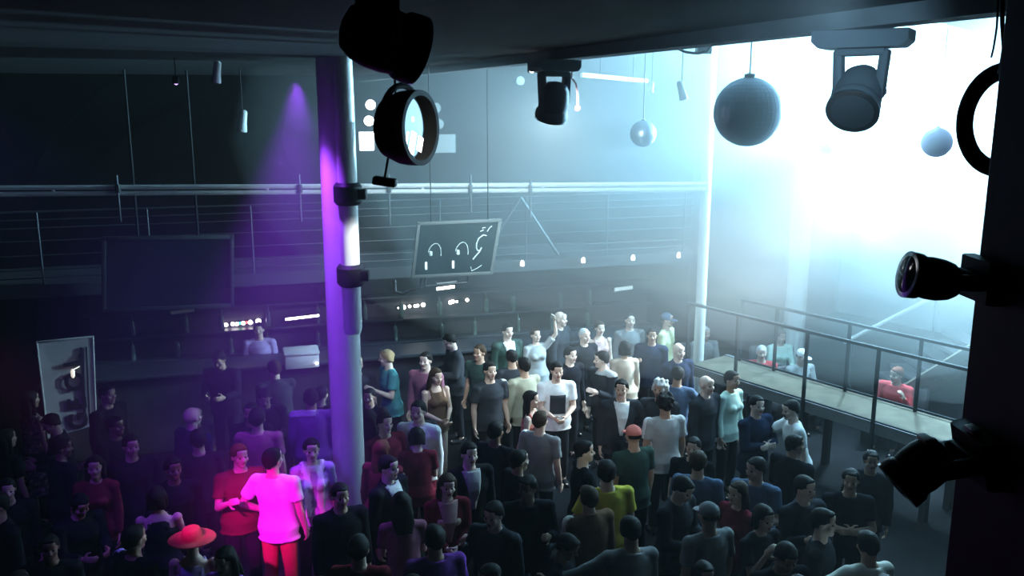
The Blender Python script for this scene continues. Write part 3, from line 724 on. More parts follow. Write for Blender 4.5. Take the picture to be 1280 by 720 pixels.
class Rig:
    def __init__(s, pose, sex):
        ra, la, lf, ls, tw, hy, hp, s.sit = POSE[pose]; s.fem = sex == 'f'
        dz = -.44 if s.sit else 0
        s.hip = Vector((0, 0, .93 + dz)); s.P = T(s.hip)                                   # pelvis frame
        s.C = s.P @ Euler((radians(lf), radians(ls), radians(tw))).to_matrix().to_4x4()     # chest frame, z from the hip
        s.H = s.C @ T((0, -.005, .578)) @ Euler((radians(hp - lf * .6), radians(-ls), radians(hy))).to_matrix().to_4x4()
        sw = .172 if s.fem else .195
        s.arms = []
        for sx, a in ((-1, ra), (1, la)):
            (o, f, u), (o2, f2, u2) = ARM[a]
            sh = s.C @ Vector((sx * sw, .0, .468)); R3 = s.C.to_3x3()
            d1 = (R3 @ Vector((sx * o, -f, u))).normalized(); d2 = (R3 @ Vector((sx * o2, -f2, u2))).normalized()
            el = sh + d1 * .285; wr = el + d2 * .25
            s.arms.append((sx, sh, el, wr, d1, d2))
        s.legs = []
        for sx in (-1, 1):
            if s.sit: k = Vector((sx * .13, -.43, .50)); an = Vector((sx * .14, -.40, .08)); h = Vector((sx * .095, -.02, .50))
            else: h = Vector((sx * .09, 0, .88)); k = Vector((sx * .105, -.015, .49)); an = Vector((sx * .12, .02, .085))
            s.legs.append((sx, h, k, an))

    def trunk(s, g=0.0, lo=-.09, hi=.56):
        if s.fem: R = [(-.09, .150, .105, .005), (.0, .172, .118, .008), (.12, .128, .092, 0), (.24, .135, .098, 0), (.345, .148, .118, -.012), (.42, .150, .100, .0), (.475, .135, .075, .008), (.52, .085, .062, .01), (.56, .05, .05, .01)]
        else: R = [(-.09, .145, .105, .005), (.0, .160, .115, .005), (.12, .148, .102, 0), (.24, .160, .110, 0), (.345, .178, .122, -.004), (.42, .182, .110, .0), (.475, .165, .085, .008), (.52, .10, .068, .012), (.56, .058, .055, .012)]
        return [(z, a + g, b + g, y) for z, a, b, y in R if lo - 1e-6 <= z <= hi + 1e-6]

    def hand(s, bm, sx, wr, d2):
        d = d2.normalized(); R3 = s.C.to_3x3(); inn = (R3 @ Vector((-sx, -.15, 0)))
        n = (inn - d * inn.dot(d)); n = n.normalized() if n.length > .2 else (R3 @ Vector((0, -1, 0)) - d * (R3 @ Vector((0, -1, 0))).dot(d)).normalized()   # palm normal
        w_ = d.cross(n).normalized() * (-sx if sx else 1)                                   # towards the thumb
        fw = R3 @ Vector((0, -1, .3))
        if w_.dot(fw) < 0: w_ = -w_
        pc = wr + d * .045; rot = Matrix((w_, n, d)).transposed()
        ell(bm, pc, (.040, .017, .052), None, rot)
        for k, (ln, off) in enumerate(((.070, .028), (.078, .010), (.073, -.009), (.058, -.027))):
            a = wr + d * .085 + w_ * off; b = a + (d * .92 + n * .35).normalized() * ln * .55; c = b + (d * .55 + n * .8).normalized() * ln * .5
            capsule(bm, a, .0098, b, .0092, n=8); capsule(bm, b, .0092, c, .0080, n=8)
        a = wr + d * .03 + w_ * .03; b = a + (d * .6 + w_ * .75 + n * .2).normalized() * .042; c = b + (d * .9 + w_ * .25 + n * .3).normalized() * .032
        capsule(bm, a, .013, b, .0105, n=8); capsule(bm, b, .0105, c, .009, n=8)

    def body(s):
        bm = NB(); H = s.H
        loft(bm, s.trunk(-.006), s.C)
        for sx, sh, el, wr, d1, d2 in s.arms:
            k = .85 if s.fem else 1
            ell(bm, sh, (.056 * k,) * 3); capsule(bm, sh, .050 * k, el, .039 * k); capsule(bm, el + d2 * .05, .041 * k, wr, .026 * k); capsule(bm, el, .038 * k, el + d2 * .06, .040 * k)
            s.hand(bm, sx, wr, d2)
        for sx, h, k, an in s.legs:
            capsule(bm, h, .085, k, .052); capsule(bm, k, .052, k.lerp(an, .3), .054); capsule(bm, k.lerp(an, .3), .054, an, .036)
            capsule(bm, an + Vector((0, .02, -.045)), .036, an + Vector((sx * .012, -.16, -.055)), .028)
        if s.fem:
            for sx in (-1, 1): ell(bm, (sx * .068, -.092, .335), (.058, .050, .055), s.C)
        nk = .048 if s.fem else .058
        capsule(bm, s.C @ Vector((0, .012, .50)), nk + .006, H @ Vector((0, .015, .05)), nk)
        # head: cranium, jaw, chin, brow, cheeks, nose, lips, ears
        ell(bm, (0, .016, .132), (.076, .096, .094), H); ell(bm, (0, -.022, .075), (.060, .070, .072), H); ell(bm, (0, -.055, .028), (.034, .036, .030), H)
        ell(bm, (0, -.068, .138), (.052, .020, .012), H); ell(bm, (0, -.060, .165), (.055, .03, .04), H)
        for sx in (-1, 1):
            ell(bm, (sx * .040, -.058, .088), (.026, .026, .026), H); ell(bm, (sx * .077, .012, .105), (.010, .020, .032), H); ell(bm, (sx * .009, -.092, .086), (.011, .012, .009), H)
        capsule(bm, H @ Vector((0, -.078, .128)), .009, H @ Vector((0, -.106, .090)), .0125, n=8)
        ell(bm, (0, -.083, .060), (.022, .012, .007), H); ell(bm, (0, -.080, .048), (.019, .012, .007), H)
        me = fuse(bm, 'person_body', .0068, 3, 9000)
        me.materials.append(SKIN[0]); me.materials.append(M_lip)
        Hi = H.inverted()
        for p in me.polygons:
            q = Hi @ p.center
            if abs(q.x) < .022 and .043 < q.z < .067 and q.y < -.078: p.material_index = 1
        return me

    def top(s, kind):
        bm = NB(); g = .014 if kind != 'jacket' else .022
        lo = -.09 if kind in ('tee', 'long', 'jacket') else -.09
        R = s.trunk(g)
        R = [r for r in R if r[0] <= (.48 if kind == 'tank' else .53)]
        if kind in ('tee', 'long', 'jacket', 'tank') and not s.sit:      # loose hem over the hips
            R = [(z, a + .030, b + .022, y) if z < .06 else (z, a + .012, b + .008, y) if z < .2 else (z, a, b, y) for z, a, b, y in R]
            R = [(-.15 if kind == 'jacket' else -.125, R[0][1] + .022, R[0][2] + .008, R[0][3])] + R
        if kind == 'tank': R = [(z, a, b, y) if z < .40 else (z, a - .05, b - .006, y) for z, a, b, y in R]
        if kind == 'dress': R = [(-.48 if not s.sit else -.1, .26, .21, -.01), (-.25 if not s.sit else -.095, .21, .155, 0)] + R
        loft(bm, R, s.C)
        if s.fem and kind != 'jacket':
            for sx in (-1, 1): ell(bm, (sx * .068, -.095, .335), (.067, .058, .062), s.C)
        if kind == 'tank':
            for sx in (-1, 1): capsule(bm, s.C @ Vector((sx * .085, -.085, .40)), .020, s.C @ Vector((sx * .09, -.01, .515)), .018); capsule(bm, s.C @ Vector((sx * .09, -.01, .515)), .018, s.C @ Vector((sx * .085, .085, .40)), .020)
        if kind in ('tee', 'long', 'jacket'):
            k = .88 if s.fem else 1
            for sx, sh, el, wr, d1, d2 in s.arms:
                ell(bm, sh, ((.056 + g) * k,) * 3); q = s.C @ Vector((sx * .09, .012, .49)); capsule(bm, q, .05 + g * .6, sh, (.05 + g) * k)
                if kind == 'tee': capsule(bm, sh, (.052 + g) * k, sh + d1 * .19, (.056 + g) * k, flat=True)
                else:
                    capsule(bm, sh, (.050 + g) * k, el, (.041 + g) * k); capsule(bm, el, (.041 + g) * k, wr - d2 * .012, (.031 + g * .7) * k, flat=True)
        if kind == 'jacket':    # collar roll
            for a in range(0, 360, 30):
                t = radians(a); t2 = radians(a + 30)
                if 240 <= a < 300: continue
                capsule(bm, s.C @ Vector((.075 * cos(t), .07 * sin(t) + .008, .525 + .02 * sin(t))), .017, s.C @ Vector((.075 * cos(t2), .07 * sin(t2) + .008, .525 + .02 * sin(t2))), .017, n=8)
        return fuse(bm, kind, .0105, 3, 5000, .008)

    def trousers(s, short=False):
        bm = NB(); g = .012
        R = [r for r in s.trunk(g) if r[0] <= .05]; R = R[:2] + [(.06, (R[1][1]) * .97, R[1][2] * .97, R[1][3])]
        loft(bm, R, s.P @ (s.C.to_3x3().to_4x4() if s.sit else Matrix()))
        for sx, h, k, an in s.legs:
            capsule(bm, h, .085 + g, k, .058 + g)
            if not short: capsule(bm, k, .058 + g, an + (k - an).normalized() * .02, .050 + g * .5, flat=True)
        return fuse(bm, 'trousers', .0115, 3, 3500, .006)

    def shoe(s, i):
        sx, h, k, an = s.legs[i]; bm = NB()
        ell(bm, an + Vector((0, .025, -.04)), (.042, .055, .045)); ell(bm, an + Vector((sx * .008, -.07, -.05)), (.045, .10, .038)); ell(bm, an + Vector((sx * .012, -.13, -.055)), (.042, .065, .03))
        r = bmesh_box(bm, an + Vector((sx * .006, -.06, -.078)), (.085, .25, .014), None, .005)
        return fuse(bm, 'shoe', .0095, 2, 500)


def hair_mesh(kind):
    """in the head frame"""
    bm = NB()
    if kind in ('short', 'long', 'bun', 'curly', 'bob'):
        g = .007 if kind != 'curly' else .02
        loft(bm, [(.075, .072 + g, .05, .055), (.11, .078 + g, .078, .038), (.145, .078 + g, .093 + g * .6, .026), (.185, .069 + g, .088 + g * .8, .018), (.215, .048 + g, .068 + g, .012), (.231 + g * .4, .02, .03, .01)], Matrix())
        ell(bm, (0, -.054, .197), (.052, .030, .024)); ell(bm, (0, .075, .10), (.062, .034, .06))
    if kind == 'curly':
        rnd = random.Random(3)
        for i in range(46):
            t = rnd.uniform(0, 2 * pi); z = rnd.uniform(.1, .24); r = .085 * sqrt(max(0, 1 - ((z - .13) / .12) ** 2)) + .012
            y = .02 + r * 1.15 * sin(t)
            if y < -.06 and z < .18: continue
            ell(bm, (r * cos(t), y, z), (.022, .022, .022))
    if kind == 'long':
        for sx in (-1, 1): capsule(bm, (sx * .075, .02, .14), .03, (sx * .085, .02, -.10), .022)
        loft(bm, [(-.17, .075, .020, .085), (-.08, .10, .034, .08), (.02, .095, .040, .07), (.12, .082, .045, .06)], Matrix())
    if kind == 'bob':
        for sx in (-1, 1): capsule(bm, (sx * .076, .02, .14), .028, (sx * .078, .0, .03), .024)
        loft(bm, [(.015, .085, .04, .05), (.12, .082, .045, .06)], Matrix())
    if kind == 'bun': ell(bm, (0, .10, .19), (.04, .035, .04))
    if kind == 'cap':
        loft(bm, [(.128, .084, .094, .012), (.15, .085, .102, .014), (.185, .079, .095, .014), (.215, .055, .07, .014), (.237, .02, .028, .014)], Matrix())
        loft(bm, [(.132, .068, .075, -.095), (.144, .062, .070, -.095)], Rx(6)); ell(bm, (0, .014, .24), (.008, .008, .005))
    if kind == 'hat':
        loft(bm, [(.125, .20, .21, .012), (.137, .195, .205, .012)], Matrix()); loft(bm, [(.13, .088, .106, .014), (.185, .084, .102, .014), (.225, .070, .085, .014), (.24, .04, .05, .014)], Matrix())
    if kind == 'buzz':
        loft(bm, [(.10, .074, .06, .05), (.14, .081, .092, .024), (.185, .071, .088, .016), (.215, .048, .066, .012), (.231, .02, .03, .01)], Matrix())
    return fuse(bm, kind, .0085 if kind != 'hat' else .007, 2, 1400 if kind in ('long', 'curly') else 900, .008 if kind in ('long', 'short', 'bob') else 0)


UNIT = .88      # the hall is laid out a little under full size; bodies follow the same scale
_rig, _body, _top, _tro, _shoe, _hair, _misc = {}, {}, {}, {}, {}, {}, {}
def memo(D, k, f):
    if k not in D: D[k] = f()
    return D[k]


def part(name, me, m, parent, M=None):
    if not me.materials: me.materials.append(m)
    o = bpy.data.objects.new(name, me); COL.objects.link(o); o.parent = parent
    o.material_slots[0].link = 'OBJECT'; o.material_slots[0].material = m
    if M is not None:
        loc, q, sc_ = M.decompose(); o.location = loc; o.rotation_euler = q.to_euler()
    return o


def eye_mesh():
    bm = NB(); ell(bm, (0, 0, 0), (.0105, .0105, .0085)); return finish(bm, 'eye', True)


def patch(me, cond, off, cuts=()):
    """a thin printed or layered patch following the cloth where cond(co, normal) holds"""
    bm = bmesh.new(); bm.from_mesh(me)
    for co, no in cuts: bmesh.ops.bisect_plane(bm, geom=bm.verts[:] + bm.edges[:] + bm.faces[:], plane_co=co, plane_no=no)
    bm.normal_update()
    kill = [f for f in bm.faces if not cond(f.calc_center_median(), f.normal)]
    bmesh.ops.delete(bm, geom=kill, context='FACES'); bm.normal_update()
    for v in bm.verts: v.co += v.normal * off
    bmesh.ops.solidify(bm, geom=bm.faces[:], thickness=.003)
    r = bpy.data.meshes.new('patch'); bm.to_mesh(r); bm.free()
    for p in r.polygons: p.use_smooth = True
    return r


def person(pos, yaw, pose, sex, top, tcol, hair, hcol, bcol='black', h=1.75, label=None, group=None, skin=0, extra=None, ecol=None, eyes=True, z=0.0):
    R = memo(_rig, (pose, sex), lambda: Rig(pose, sex))
    me = memo(_body, (pose, sex), R.body)
    o = bpy.data.objects.new('person', me); COL.objects.link(o)
    o.material_slots[0].link = 'OBJECT'; o.material_slots[0].material = SKIN[skin]
    o.location = (pos[0], pos[1], z); o.rotation_euler = (0, 0, radians(yaw)); k = h * UNIT / 1.765; o.scale = (k, k, k)
    tag(o, label, 'person', group)
    C = CLOTH
    tm = memo(_top, (pose, sex, top), lambda: R.top(top))
    nm = dict(tee='t_shirt', long='sweater', jacket='jacket', tank='tank_top', dress='dress')[top]
    part(nm, tm, floral_mat() if tcol == 'floral' else C[tcol], o)
    part('trousers', memo(_tro, (pose, sex), lambda: R.trousers()), C[bcol], o)
    for i in (0, 1): part('shoe', memo(_shoe, (R.sit, i), lambda: R.shoe(i)), C['black'], o)
    if hair != 'bald':
        hn = dict(cap='cap', hat='brimmed_hat').get(hair, 'hair')
        part(hn, memo(_hair, hair, lambda: hair_mesh(hair)), C[hcol] if hair in ('cap', 'hat') else HAIRC[hcol], o, R.H)
        if hair == 'hat' or (hair == 'cap'):
            part('hair', memo(_hair, 'buzz', lambda: hair_mesh('buzz')), HAIRC['black'], o, R.H)
    if eyes:
        for sx in (-1, 1): part('eye', memo(_misc, 'eye', eye_mesh), M_eye, o, R.H @ T((sx * .030, -.074, .113)))
    Ci = R.C.inverted(); C3 = Ci.to_3x3()
    if extra == 'print':
        part('print', memo(_misc, (pose, sex, top, 'print'), lambda: patch(tm, lambda p, n: (lambda q, m: abs(q.x) < .105 and .12 < q.z < .385 and m.y < -.35)(Ci @ p, C3 @ n), .004, [(R.C @ Vector(c), R.C.to_3x3() @ Vector(d)) for c, d in (((-.105, 0, 0), (1, 0, 0)), ((.105, 0, 0), (1, 0, 0)), ((0, 0, .12), (0, 0, 1)), ((0, 0, .385), (0, 0, 1)))])), C[ecol], o)
    if extra == 'vfront':
        part('shirt_front', memo(_misc, (pose, sex, top, 'v'), lambda: patch(tm, lambda p, n: (lambda q, m: abs(q.x) < .02 + max(0, (q.z - .12)) * .2 and .12 < q.z < .53 and m.y < -.2)(Ci @ p, C3 @ n), .004, [(R.C @ Vector((sx * .02, 0, .12)), R.C.to_3x3() @ Vector((sx, 0, -.2))) for sx in (-1, 1)])), C[ecol], o)
    if extra == 'scarf':
        part('scarf', memo(_misc, (pose, sex, top, 'scarf'), lambda: patch(tm, lambda p, n: (lambda q, m: (.03 < abs(q.x) < .10 and .0 < q.z < .5 and m.y < -.2) or (q.z > .47 and abs(q.x) < .12))(Ci @ p, C3 @ n), .01)), C[ecol], o)
    if extra == 'stripe':
        part('sleeve_stripe', memo(_misc, (pose, sex, top, 'st'), lambda: patch(tm, lambda p, n: (lambda q, m: q.x > .17 and m.z > -.2 and abs(q.y) < .035)(Ci @ p, C3 @ n), .004)), C[ecol], o)
    if extra == 'apron':
        part('collar_shirt', memo(_misc, (pose, sex, top, 'ap'), lambda: patch(tm, lambda p, n: (lambda q, m: q.z > .49 and q.x > -.05)(Ci @ p, C3 @ n), .006, [(R.C @ Vector((0, 0, .49)), R.C.to_3x3() @ Vector((0, 0, 1)))])), C[ecol], o)
    return o

# ------------------------------------------------------------------ the crowd
# head-top pixel, facing (0 = towards the viewer, 90 = to the picture's right, 180 = away), pose, sex, top, colour, hair, hair colour, legs, height, skin, extra, extra colour, label
CROWD = [
 (693, 386, 60, 'stand', 'm', 'jacket', 'charcoal', 'bald', 0, 'black', 1.86, 2, 0, 0, 'tall bald man in a dark jacket at the very back of the crowd'),
 (677, 407, 20, 'up', 'f', 'tee', 'lightgrey', 'short', 'brown', 'navy', 1.66, 2, 0, 0, 'person in a pale top raising one arm in front of the tall bald man'),
 (729, 408, 35, 'stand', 'm', 'jacket', 'black', 'buzz', 'grey', 'black', 1.74, 2, 0, 0, 'grey-haired pale-faced man in a dark jacket at the back beside a woman in pink'),
 (749, 399, 15, 'stand', 'f', 'tank', 'pink', 'bun', 'brown', 'black', 1.70, 2, 0, 0, 'woman in a pink sleeveless top at the back of the crowd'),
 (787, 389, 10, 'stand', 'm', 'long', 'grey', 'buzz', 'black', 'black', 1.78, 2, 0, 0, 'slim long-necked person in grey standing apart at the back'),
 (832, 389, 60, 'stand', 'm', 'tee', 'paleyellow', 'cap', 'denim', 'navy', 1.78, 0, 0, 0, 'person in a cap and pale yellow shirt at the back by the walkway'),
 (814, 408, -20, 'drink', 'm', 'jacket', 'navy', 'short', 'black', 'black', 1.72, 1, 0, 0, 'dark-dressed man just left of the pale yellow shirt'),
 (847, 426, 25, 'stand', 'm', 'jacket', 'navy', 'bald', 0, 'black', 1.76, 2, 0, 0, 'pale balding man in a navy jacket at the end post of the walkway railing'),
 (633, 402, 30, 'stand', 'm', 'jacket', 'darkgreen', 'short', 'black', 'black', 1.78, 2, 'vfront', 'white', 'man in a dark jacket with a white shirt gap standing alone at the back'),
 (571, 413, -70, 'phone', 'm', 'jacket', 'charcoal', 'short', 'black', 'black', 1.76, 2, 0, 0, 'man in a grey jacket facing left in front of the bar'),
 (601, 428, -35, 'stand', 'm', 'tee', 'darkgreen', 'short', 'brown', 'black', 1.74, 1, 0, 0, 'dark-shirted man behind the man with a white shoulder stripe'),
 (641, 436, 200, 'chin', 'm', 'tee', 'charcoal', 'short', 'black', 'black', 1.70, 1, 0, 0, 'dark figure with a hand up left of the olive shirt'),
 (611, 449, 28, 'stand', 'm', 'tee', 'charcoal', 'short', 'black', 'black', 1.78, 0, 'stripe', 'white', 'man in a dark T-shirt with a white shoulder stripe'),
 (711, 431, 40, 'stand', 'm', 'jacket', 'black', 'short', 'black', 'black', 1.74, 2, 0, 0, 'pale-faced man in black right behind the white T-shirt with a square'),
 (695, 449, 8, 'clasp', 'm', 'tee', 'white', 'short', 'black', 'black', 1.78, 0, 'print', 'charcoal', 'man in a white T-shirt with a dark square on the chest'),
 (657, 445, 215, 'stand', 'm', 'long', 'olive', 'short', 'black', 'black', 1.76, 1, 0, 0, 'man in an olive long-sleeved shirt seen from behind'),
 (757, 436, -45, 'turn', 'm', 'jacket', 'charcoal', 'short', 'black', 'black', 1.78, 2, 'apron', 'lightgrey', 'dark-haired man in a grey-collared jacket facing left at the middle back'),
 (782, 425, 190, 'stand', 'f', 'long', 'beige', 'bob', 'black', 'black', 1.68, 1, 0, 0, 'woman in a beige blouse seen from behind'),
 (775, 472, 5, 'hip', 'm', 'jacket', 'charcoal', 'short', 'black', 'black', 1.76, 0, 'vfront', 'white', 'man in an open dark jacket showing a white shirt, hand on hip'),
 (826, 472, -25, 'cross', 'm', 'jacket', 'charcoal', 'curly', 'grey', 'black', 1.74, 1, 0, 0, 'man with curly grey hair behind the grey T-shirt back'),
 (833, 491, 195, 'stand', 'm', 'tee', 'lightgrey', 'curly', 'black', 'black', 1.78, 1, 'stripe', 'white', 'man in a light grey T-shirt seen from behind, curly black hair'),
 (845, 458, 150, 'reach', 'm', 'tee', 'denim', 'short', 'black', 'black', 1.72, 1, 0, 0, 'man in a denim-blue shirt turned away below the balding man'),
 (883, 466, 40, 'stand', 'm', 'jacket', 'charcoal', 'bald', 0, 'black', 1.78, 2, 0, 0, 'bald pale man in a charcoal jacket under the walkway corner'),
 (911, 461, 40, 'stand', 'f', 'long', 'mint', 'short', 'black', 'black', 1.76, 1, 0, 0, 'person in a bright mint long-sleeved top under the walkway edge'),
 (946, 492, 30, 'cross', 'm', 'jacket', 'navy', 'short', 'black', 'black', 1.72, 2, 0, 0, 'man in navy with folded arms under the walkway, right of the mint top'),
 (1004, 496, -95, 'reach', 'm', 'tee', 'white', 'short', 'black', 'black', 1.74, 2, 0, 0, 'man in a white T-shirt reaching out under the walkway'),
 (661, 486, 75, 'stand', 'f', 'tank', 'coral', 'long', 'black', 'black', 1.66, 0, 0, 0, 'long-haired woman in a coral sleeveless top, middle of the floor'),
 (674, 512, 150, 'stand', 'm', 'tee', 'grey', 'short', 'brown', 'black', 1.72, 0, 'stripe', 'white', 'man in a grey T-shirt with a white shoulder, below the coral top'),
 (794, 530, 205, 'stand', 'm', 'tee', 'darkgreen', 'cap', 'coral', 'black', 1.74, 1, 0, 0, 'person wearing a coral red cap'),
 (476, 435, -55, 'turn', 'm', 'tee', 'teal', 'short', 'blond', 'black', 1.78, 2, 0, 0, 'blond man in a teal T-shirt next to the purple pillar'),
 (457, 441, 30, 'stand', 'm', 'tee', 'charcoal', 'buzz', 'blond', 'black', 1.72, 2, 0, 0, 'pale head peeking out between the purple pillar and the teal T-shirt'),
 (533, 437, -20, 'stand', 'm', 'long', 'mauve', 'short', 'black', 'black', 1.78, 2, 0, 0, 'dark-haired man in a mauve sweater behind a long-haired woman'),
 (543, 457, 35, 'clasp', 'f', 'tank', 'brown', 'long', 'brown', 'beige', 1.70, 0, 0, 0, 'long-haired woman in a brown sleeveless top with bare arms'),
 (516, 501, -15, 'stand', 'm', 'long', 'white', 'short', 'black', 'maroon', 1.80, 0, 0, 0, 'man in a white long-sleeved top right of the purple pillar'),
 (519, 532, 190, 'phone', 'f', 'tee', 'maroon', 'bob', 'black', 'black', 1.64, 0, 0, 0, 'woman in a maroon T-shirt seen from behind in front of the white sleeves'),
 (465, 519, 40, 'stand', 'm', 'tee', 'maroon', 'short', 'black', 'black', 1.76, 0, 0, 0, 'dark-haired man in a maroon T-shirt just right of the purple pillar base'),
 (466, 543, 170, 'stand', 'f', 'long', 'maroon', 'long', 'auburn', 'black', 1.68, 0, 0, 0, 'auburn-haired woman in dark red seen from behind near the pillar'),
 (482, 566, 60, 'stand', 'm', 'jacket', 'black', 'short', 'black', 'black', 1.76, 2, 'vfront', 'white', 'man in a black jacket over a white shirt, lower left of centre'),
 (558, 588, 15, 'clasp', 'f', 'jacket', 'maroon', 'long', 'brown', 'black', 1.68, 2, 'vfront', 'pink', 'woman with a maroon cardigan open over a pink top'),
 (585, 549, 25, 'stand', 'm', 'jacket', 'black', 'short', 'black', 'black', 1.76, 2, 'vfront', 'lightgrey', 'pale man in a black jacket with an open grey collar'),
 (729, 548, 100, 'cross', 'm', 'tee', 'black', 'short', 'black', 'black', 1.74, 2, 0, 0, 'man in a black T-shirt with pale folded arms'),
 (762, 572, 190, 'hip', 'm', 'tee', 'yellow', 'short', 'black', 'black', 1.80, 0, 0, 0, 'man in a yellow T-shirt seen from behind'),
 (738, 606, 205, 'stand', 'm', 'jacket', 'brown', 'short', 'brown', 'black', 1.72, 1, 'stripe', 'offwhite', 'man in a brown jacket with pale sleeves left of the yellow T-shirt'),
 (842, 587, 45, 'phone', 'm', 'jacket', 'charcoal', 'short', 'black', 'black', 1.76, 0, 0, 0, 'man in a charcoal jacket looking down, right of the yellow T-shirt'),
 (786, 648, 200, 'side', 'm', 'long', 'grey', 'short', 'black', 'black', 1.78, 1, 0, 0, 'man with one grey sleeve stretched out to the side near the bottom edge'),
 (893, 626, 205, 'stand', 'm', 'tee', 'grey', 'cap', 'grey', 'black', 1.76, 1, 0, 0, 'man in a grey cap and grey T-shirt seen from behind'),
 (946, 626, 30, 'chin', 'f', 'tee', 'charcoal', 'bob', 'black', 'black', 1.70, 0, 0, 0, 'woman holding a hand to her chin right of the grey cap'),
 (951, 567, -30, 'turn', 'm', 'tee', 'denim', 'short', 'black', 'black', 1.74, 0, 0, 0, 'man in a dim denim T-shirt below the walkway'),
 (873, 562, 160, 'stand', 'm', 'tee', 'denim', 'short', 'brown', 'navy', 1.74, 0, 0, 0, 'man in a blue denim shirt turned away right of the coral cap'),
 (1004, 592, 20, 'drink', 'm', 'jacket', 'charcoal', 'short', 'black', 'black', 1.74, 0, 0, 0, 'man holding a drink in the dim lower right of the crowd'),
 (926, 598, -60, 'stand', 'f', 'tee', 'maroon', 'long', 'brown', 'black', 1.66, 0, 0, 0, 'long-haired woman in maroon in the dim lower right of the crowd'),
 (1026, 632, 60, 'stand', 'm', 'tee', 'charcoal', 'short', 'black', 'black', 1.76, 0, 0, 0, 'bare-armed man near the lower black moving head'),
 (1088, 667, 200, 'side', 'm', 'tee', 'offwhite', 'short', 'black', 'black', 1.74, 1, 0, 0, 'person with an off-white sleeve at the bottom right of the crowd'),
 # left side, in the purple light
 (277, 433, -5, 'phone', 'm', 'jacket', 'black', 'short', 'black', 'black', 1.78, 1, 0, 0, 'man in black facing forward with his hands together, left under the coloured bulbs'),
 (346, 450, 205, 'reach', 'm', 'jacket', 'charcoal', 'short', 'brown', 'black', 1.80, 0, 0, 0, 'man in a grey jacket seen from behind in front of the white box'),
 (388, 484, 190, 'stand', 'm', 'jacket', 'purple', 'short', 'black', 'black', 1.80, 1, 'apron', 'lilac', 'man in a purple jacket with a pale collar left of the pillar'),
 (130, 478, 70, 'stand', 'm', 'jacket', 'black', 'short', 'black', 'black', 1.80, 1, 0, 0, 'man in black standing before the white banner'),
 (236, 507, 150, 'stand', 'm', 'jacket', 'navy', 'bald', 0, 'black', 1.80, 0, 0, 0, 'bald man in navy turned away, tinted pink'),
 (33, 487, 150, 'stand', 'f', 'dress', 'floral', 'long', 'black', 'black', 1.74, 1, 0, 0, 'dark-haired woman in a floral dress at the far left'),
 (117, 566, 5, 'drink', 'f', 'long', 'maroon', 'long', 'black', 'black', 1.68, 1, 0, 0, 'woman in a maroon top facing forward on the dark left'),
 (159, 541, 40, 'stand', 'm', 'jacket', 'black', 'short', 'black', 'black', 1.74, 1, 0, 0, 'dim man behind the woman in maroon on the left'),
 (297, 553, 25, 'drink', 'm', 'tee', 'maroon', 'short', 'auburn', 'black', 1.76, 0, 0, 0, 'pink-faced man left of the glowing magenta T-shirt'),
 (320, 508, 185, 'stand', 'm', 'tee', 'mauve', 'short', 'black', 'black', 1.82, 0, 0, 0, 'broad man in a mauve T-shirt seen from behind, above the magenta T-shirt'),
 (341, 557, 170, 'hip', 'm', 'tee', 'white', 'short', 'black', 'red', 1.80, 0, 0, 0, 'man in a glowing magenta T-shirt and red trousers seen from behind'),
 (388, 544, 20, 'stand', 'f', 'tee', 'lilac', 'short', 'black', 'black', 1.76, 0, 'scarf', 'white', 'person in a lilac T-shirt with a long pale scarf beside the magenta T-shirt'),
 (233, 659, 185, 'stand', 'f', 'tank', 'lilac', 'hat', 'red', 'black', 1.66, 0, 0, 0, 'person in a wide-brimmed red hat at the bottom left'),
 (195, 606, 195, 'cross', 'f', 'tank', 'black', 'bob', 'black', 'black', 1.66, 0, 0, 0, 'bare-armed person tinted pink left of the wide-brimmed red hat'),
 (168, 655, 150, 'stand', 'm', 'tee', 'black', 'short', 'black', 'black', 1.72, 1, 'stripe', 'lilac', 'dark figure with a violet shoulder stripe at the bottom left'),
 (284, 676, -20, 'chin', 'f', 'tee', 'purple', 'long', 'black', 'black', 1.66, 0, 0, 0, 'long-haired person low in front of the red trousers'),
 (447, 668, 180, 'stand', 'm', 'tee', 'maroon', 'short', 'black', 'black', 1.72, 0, 0, 0, 'dark red figure seen from behind at the bottom below the pillar'),
 (544, 655, 200, 'stand', 'm', 'tee', 'purple', 'short', 'black', 'black', 1.76, 1, 0, 0, 'man in a dim purple T-shirt at the bottom left of centre'),
 (503, 617, 195, 'phone', 'f', 'tee', 'mauve', 'long', 'black', 'black', 1.68, 0, 0, 0, 'woman in a mauve T-shirt seen from behind below the maroon T-shirt'),
 (423, 600, 30, 'stand', 'm', 'jacket', 'black', 'short', 'black', 'black', 1.72, 1, 0, 0, 'dark man in black right below the purple pillar'),
 (621, 621, -30, 'chin', 'm', 'jacket', 'charcoal', 'short', 'black', 'black', 1.72, 0, 0, 0, 'man with his hand raised to his face in the dark middle of the floor'),
 (645, 560, 120, 'stand', 'm', 'jacket', 'black', 'short', 'black', 'black', 1.74, 0, 0, 0, 'dark man with a lit ear left of the grey T-shirt'),
]
placed = []
def clear_walk(p):
    q = Vector((p[0], p[1], 0)) - W0
    v = q.dot(V); u = q.dot(U)
    if u > -.3 and v > -.36: q2 = p - V.to_2d() * (v + .36); return q2
    return p
for c in CROWD:
    q = atZ(c[0], c[1], c[10] * UNIT); p = clear_walk(Vector((q.x, q.y)))
    if p.y > balY(p.x) - .38: p.y = balY(p.x) - .38
    placed.append(p)
fill = []
def try_fill(px, py, h):
    q = atZ(px, py, h * UNIT); p = Vector((q.x, q.y))
    if (clear_walk(p) - p).length > 1e-4 or p.y > balY(p.x) - .6 or p.x > 4.2: return
    if (p - Vector((PX, PY))).length < .5: return
    for r in placed + [f[0] for f in fill]:
        if (p - r).length < .50: return
    fill.append((p, px, py, h))
rf = random.Random(11)
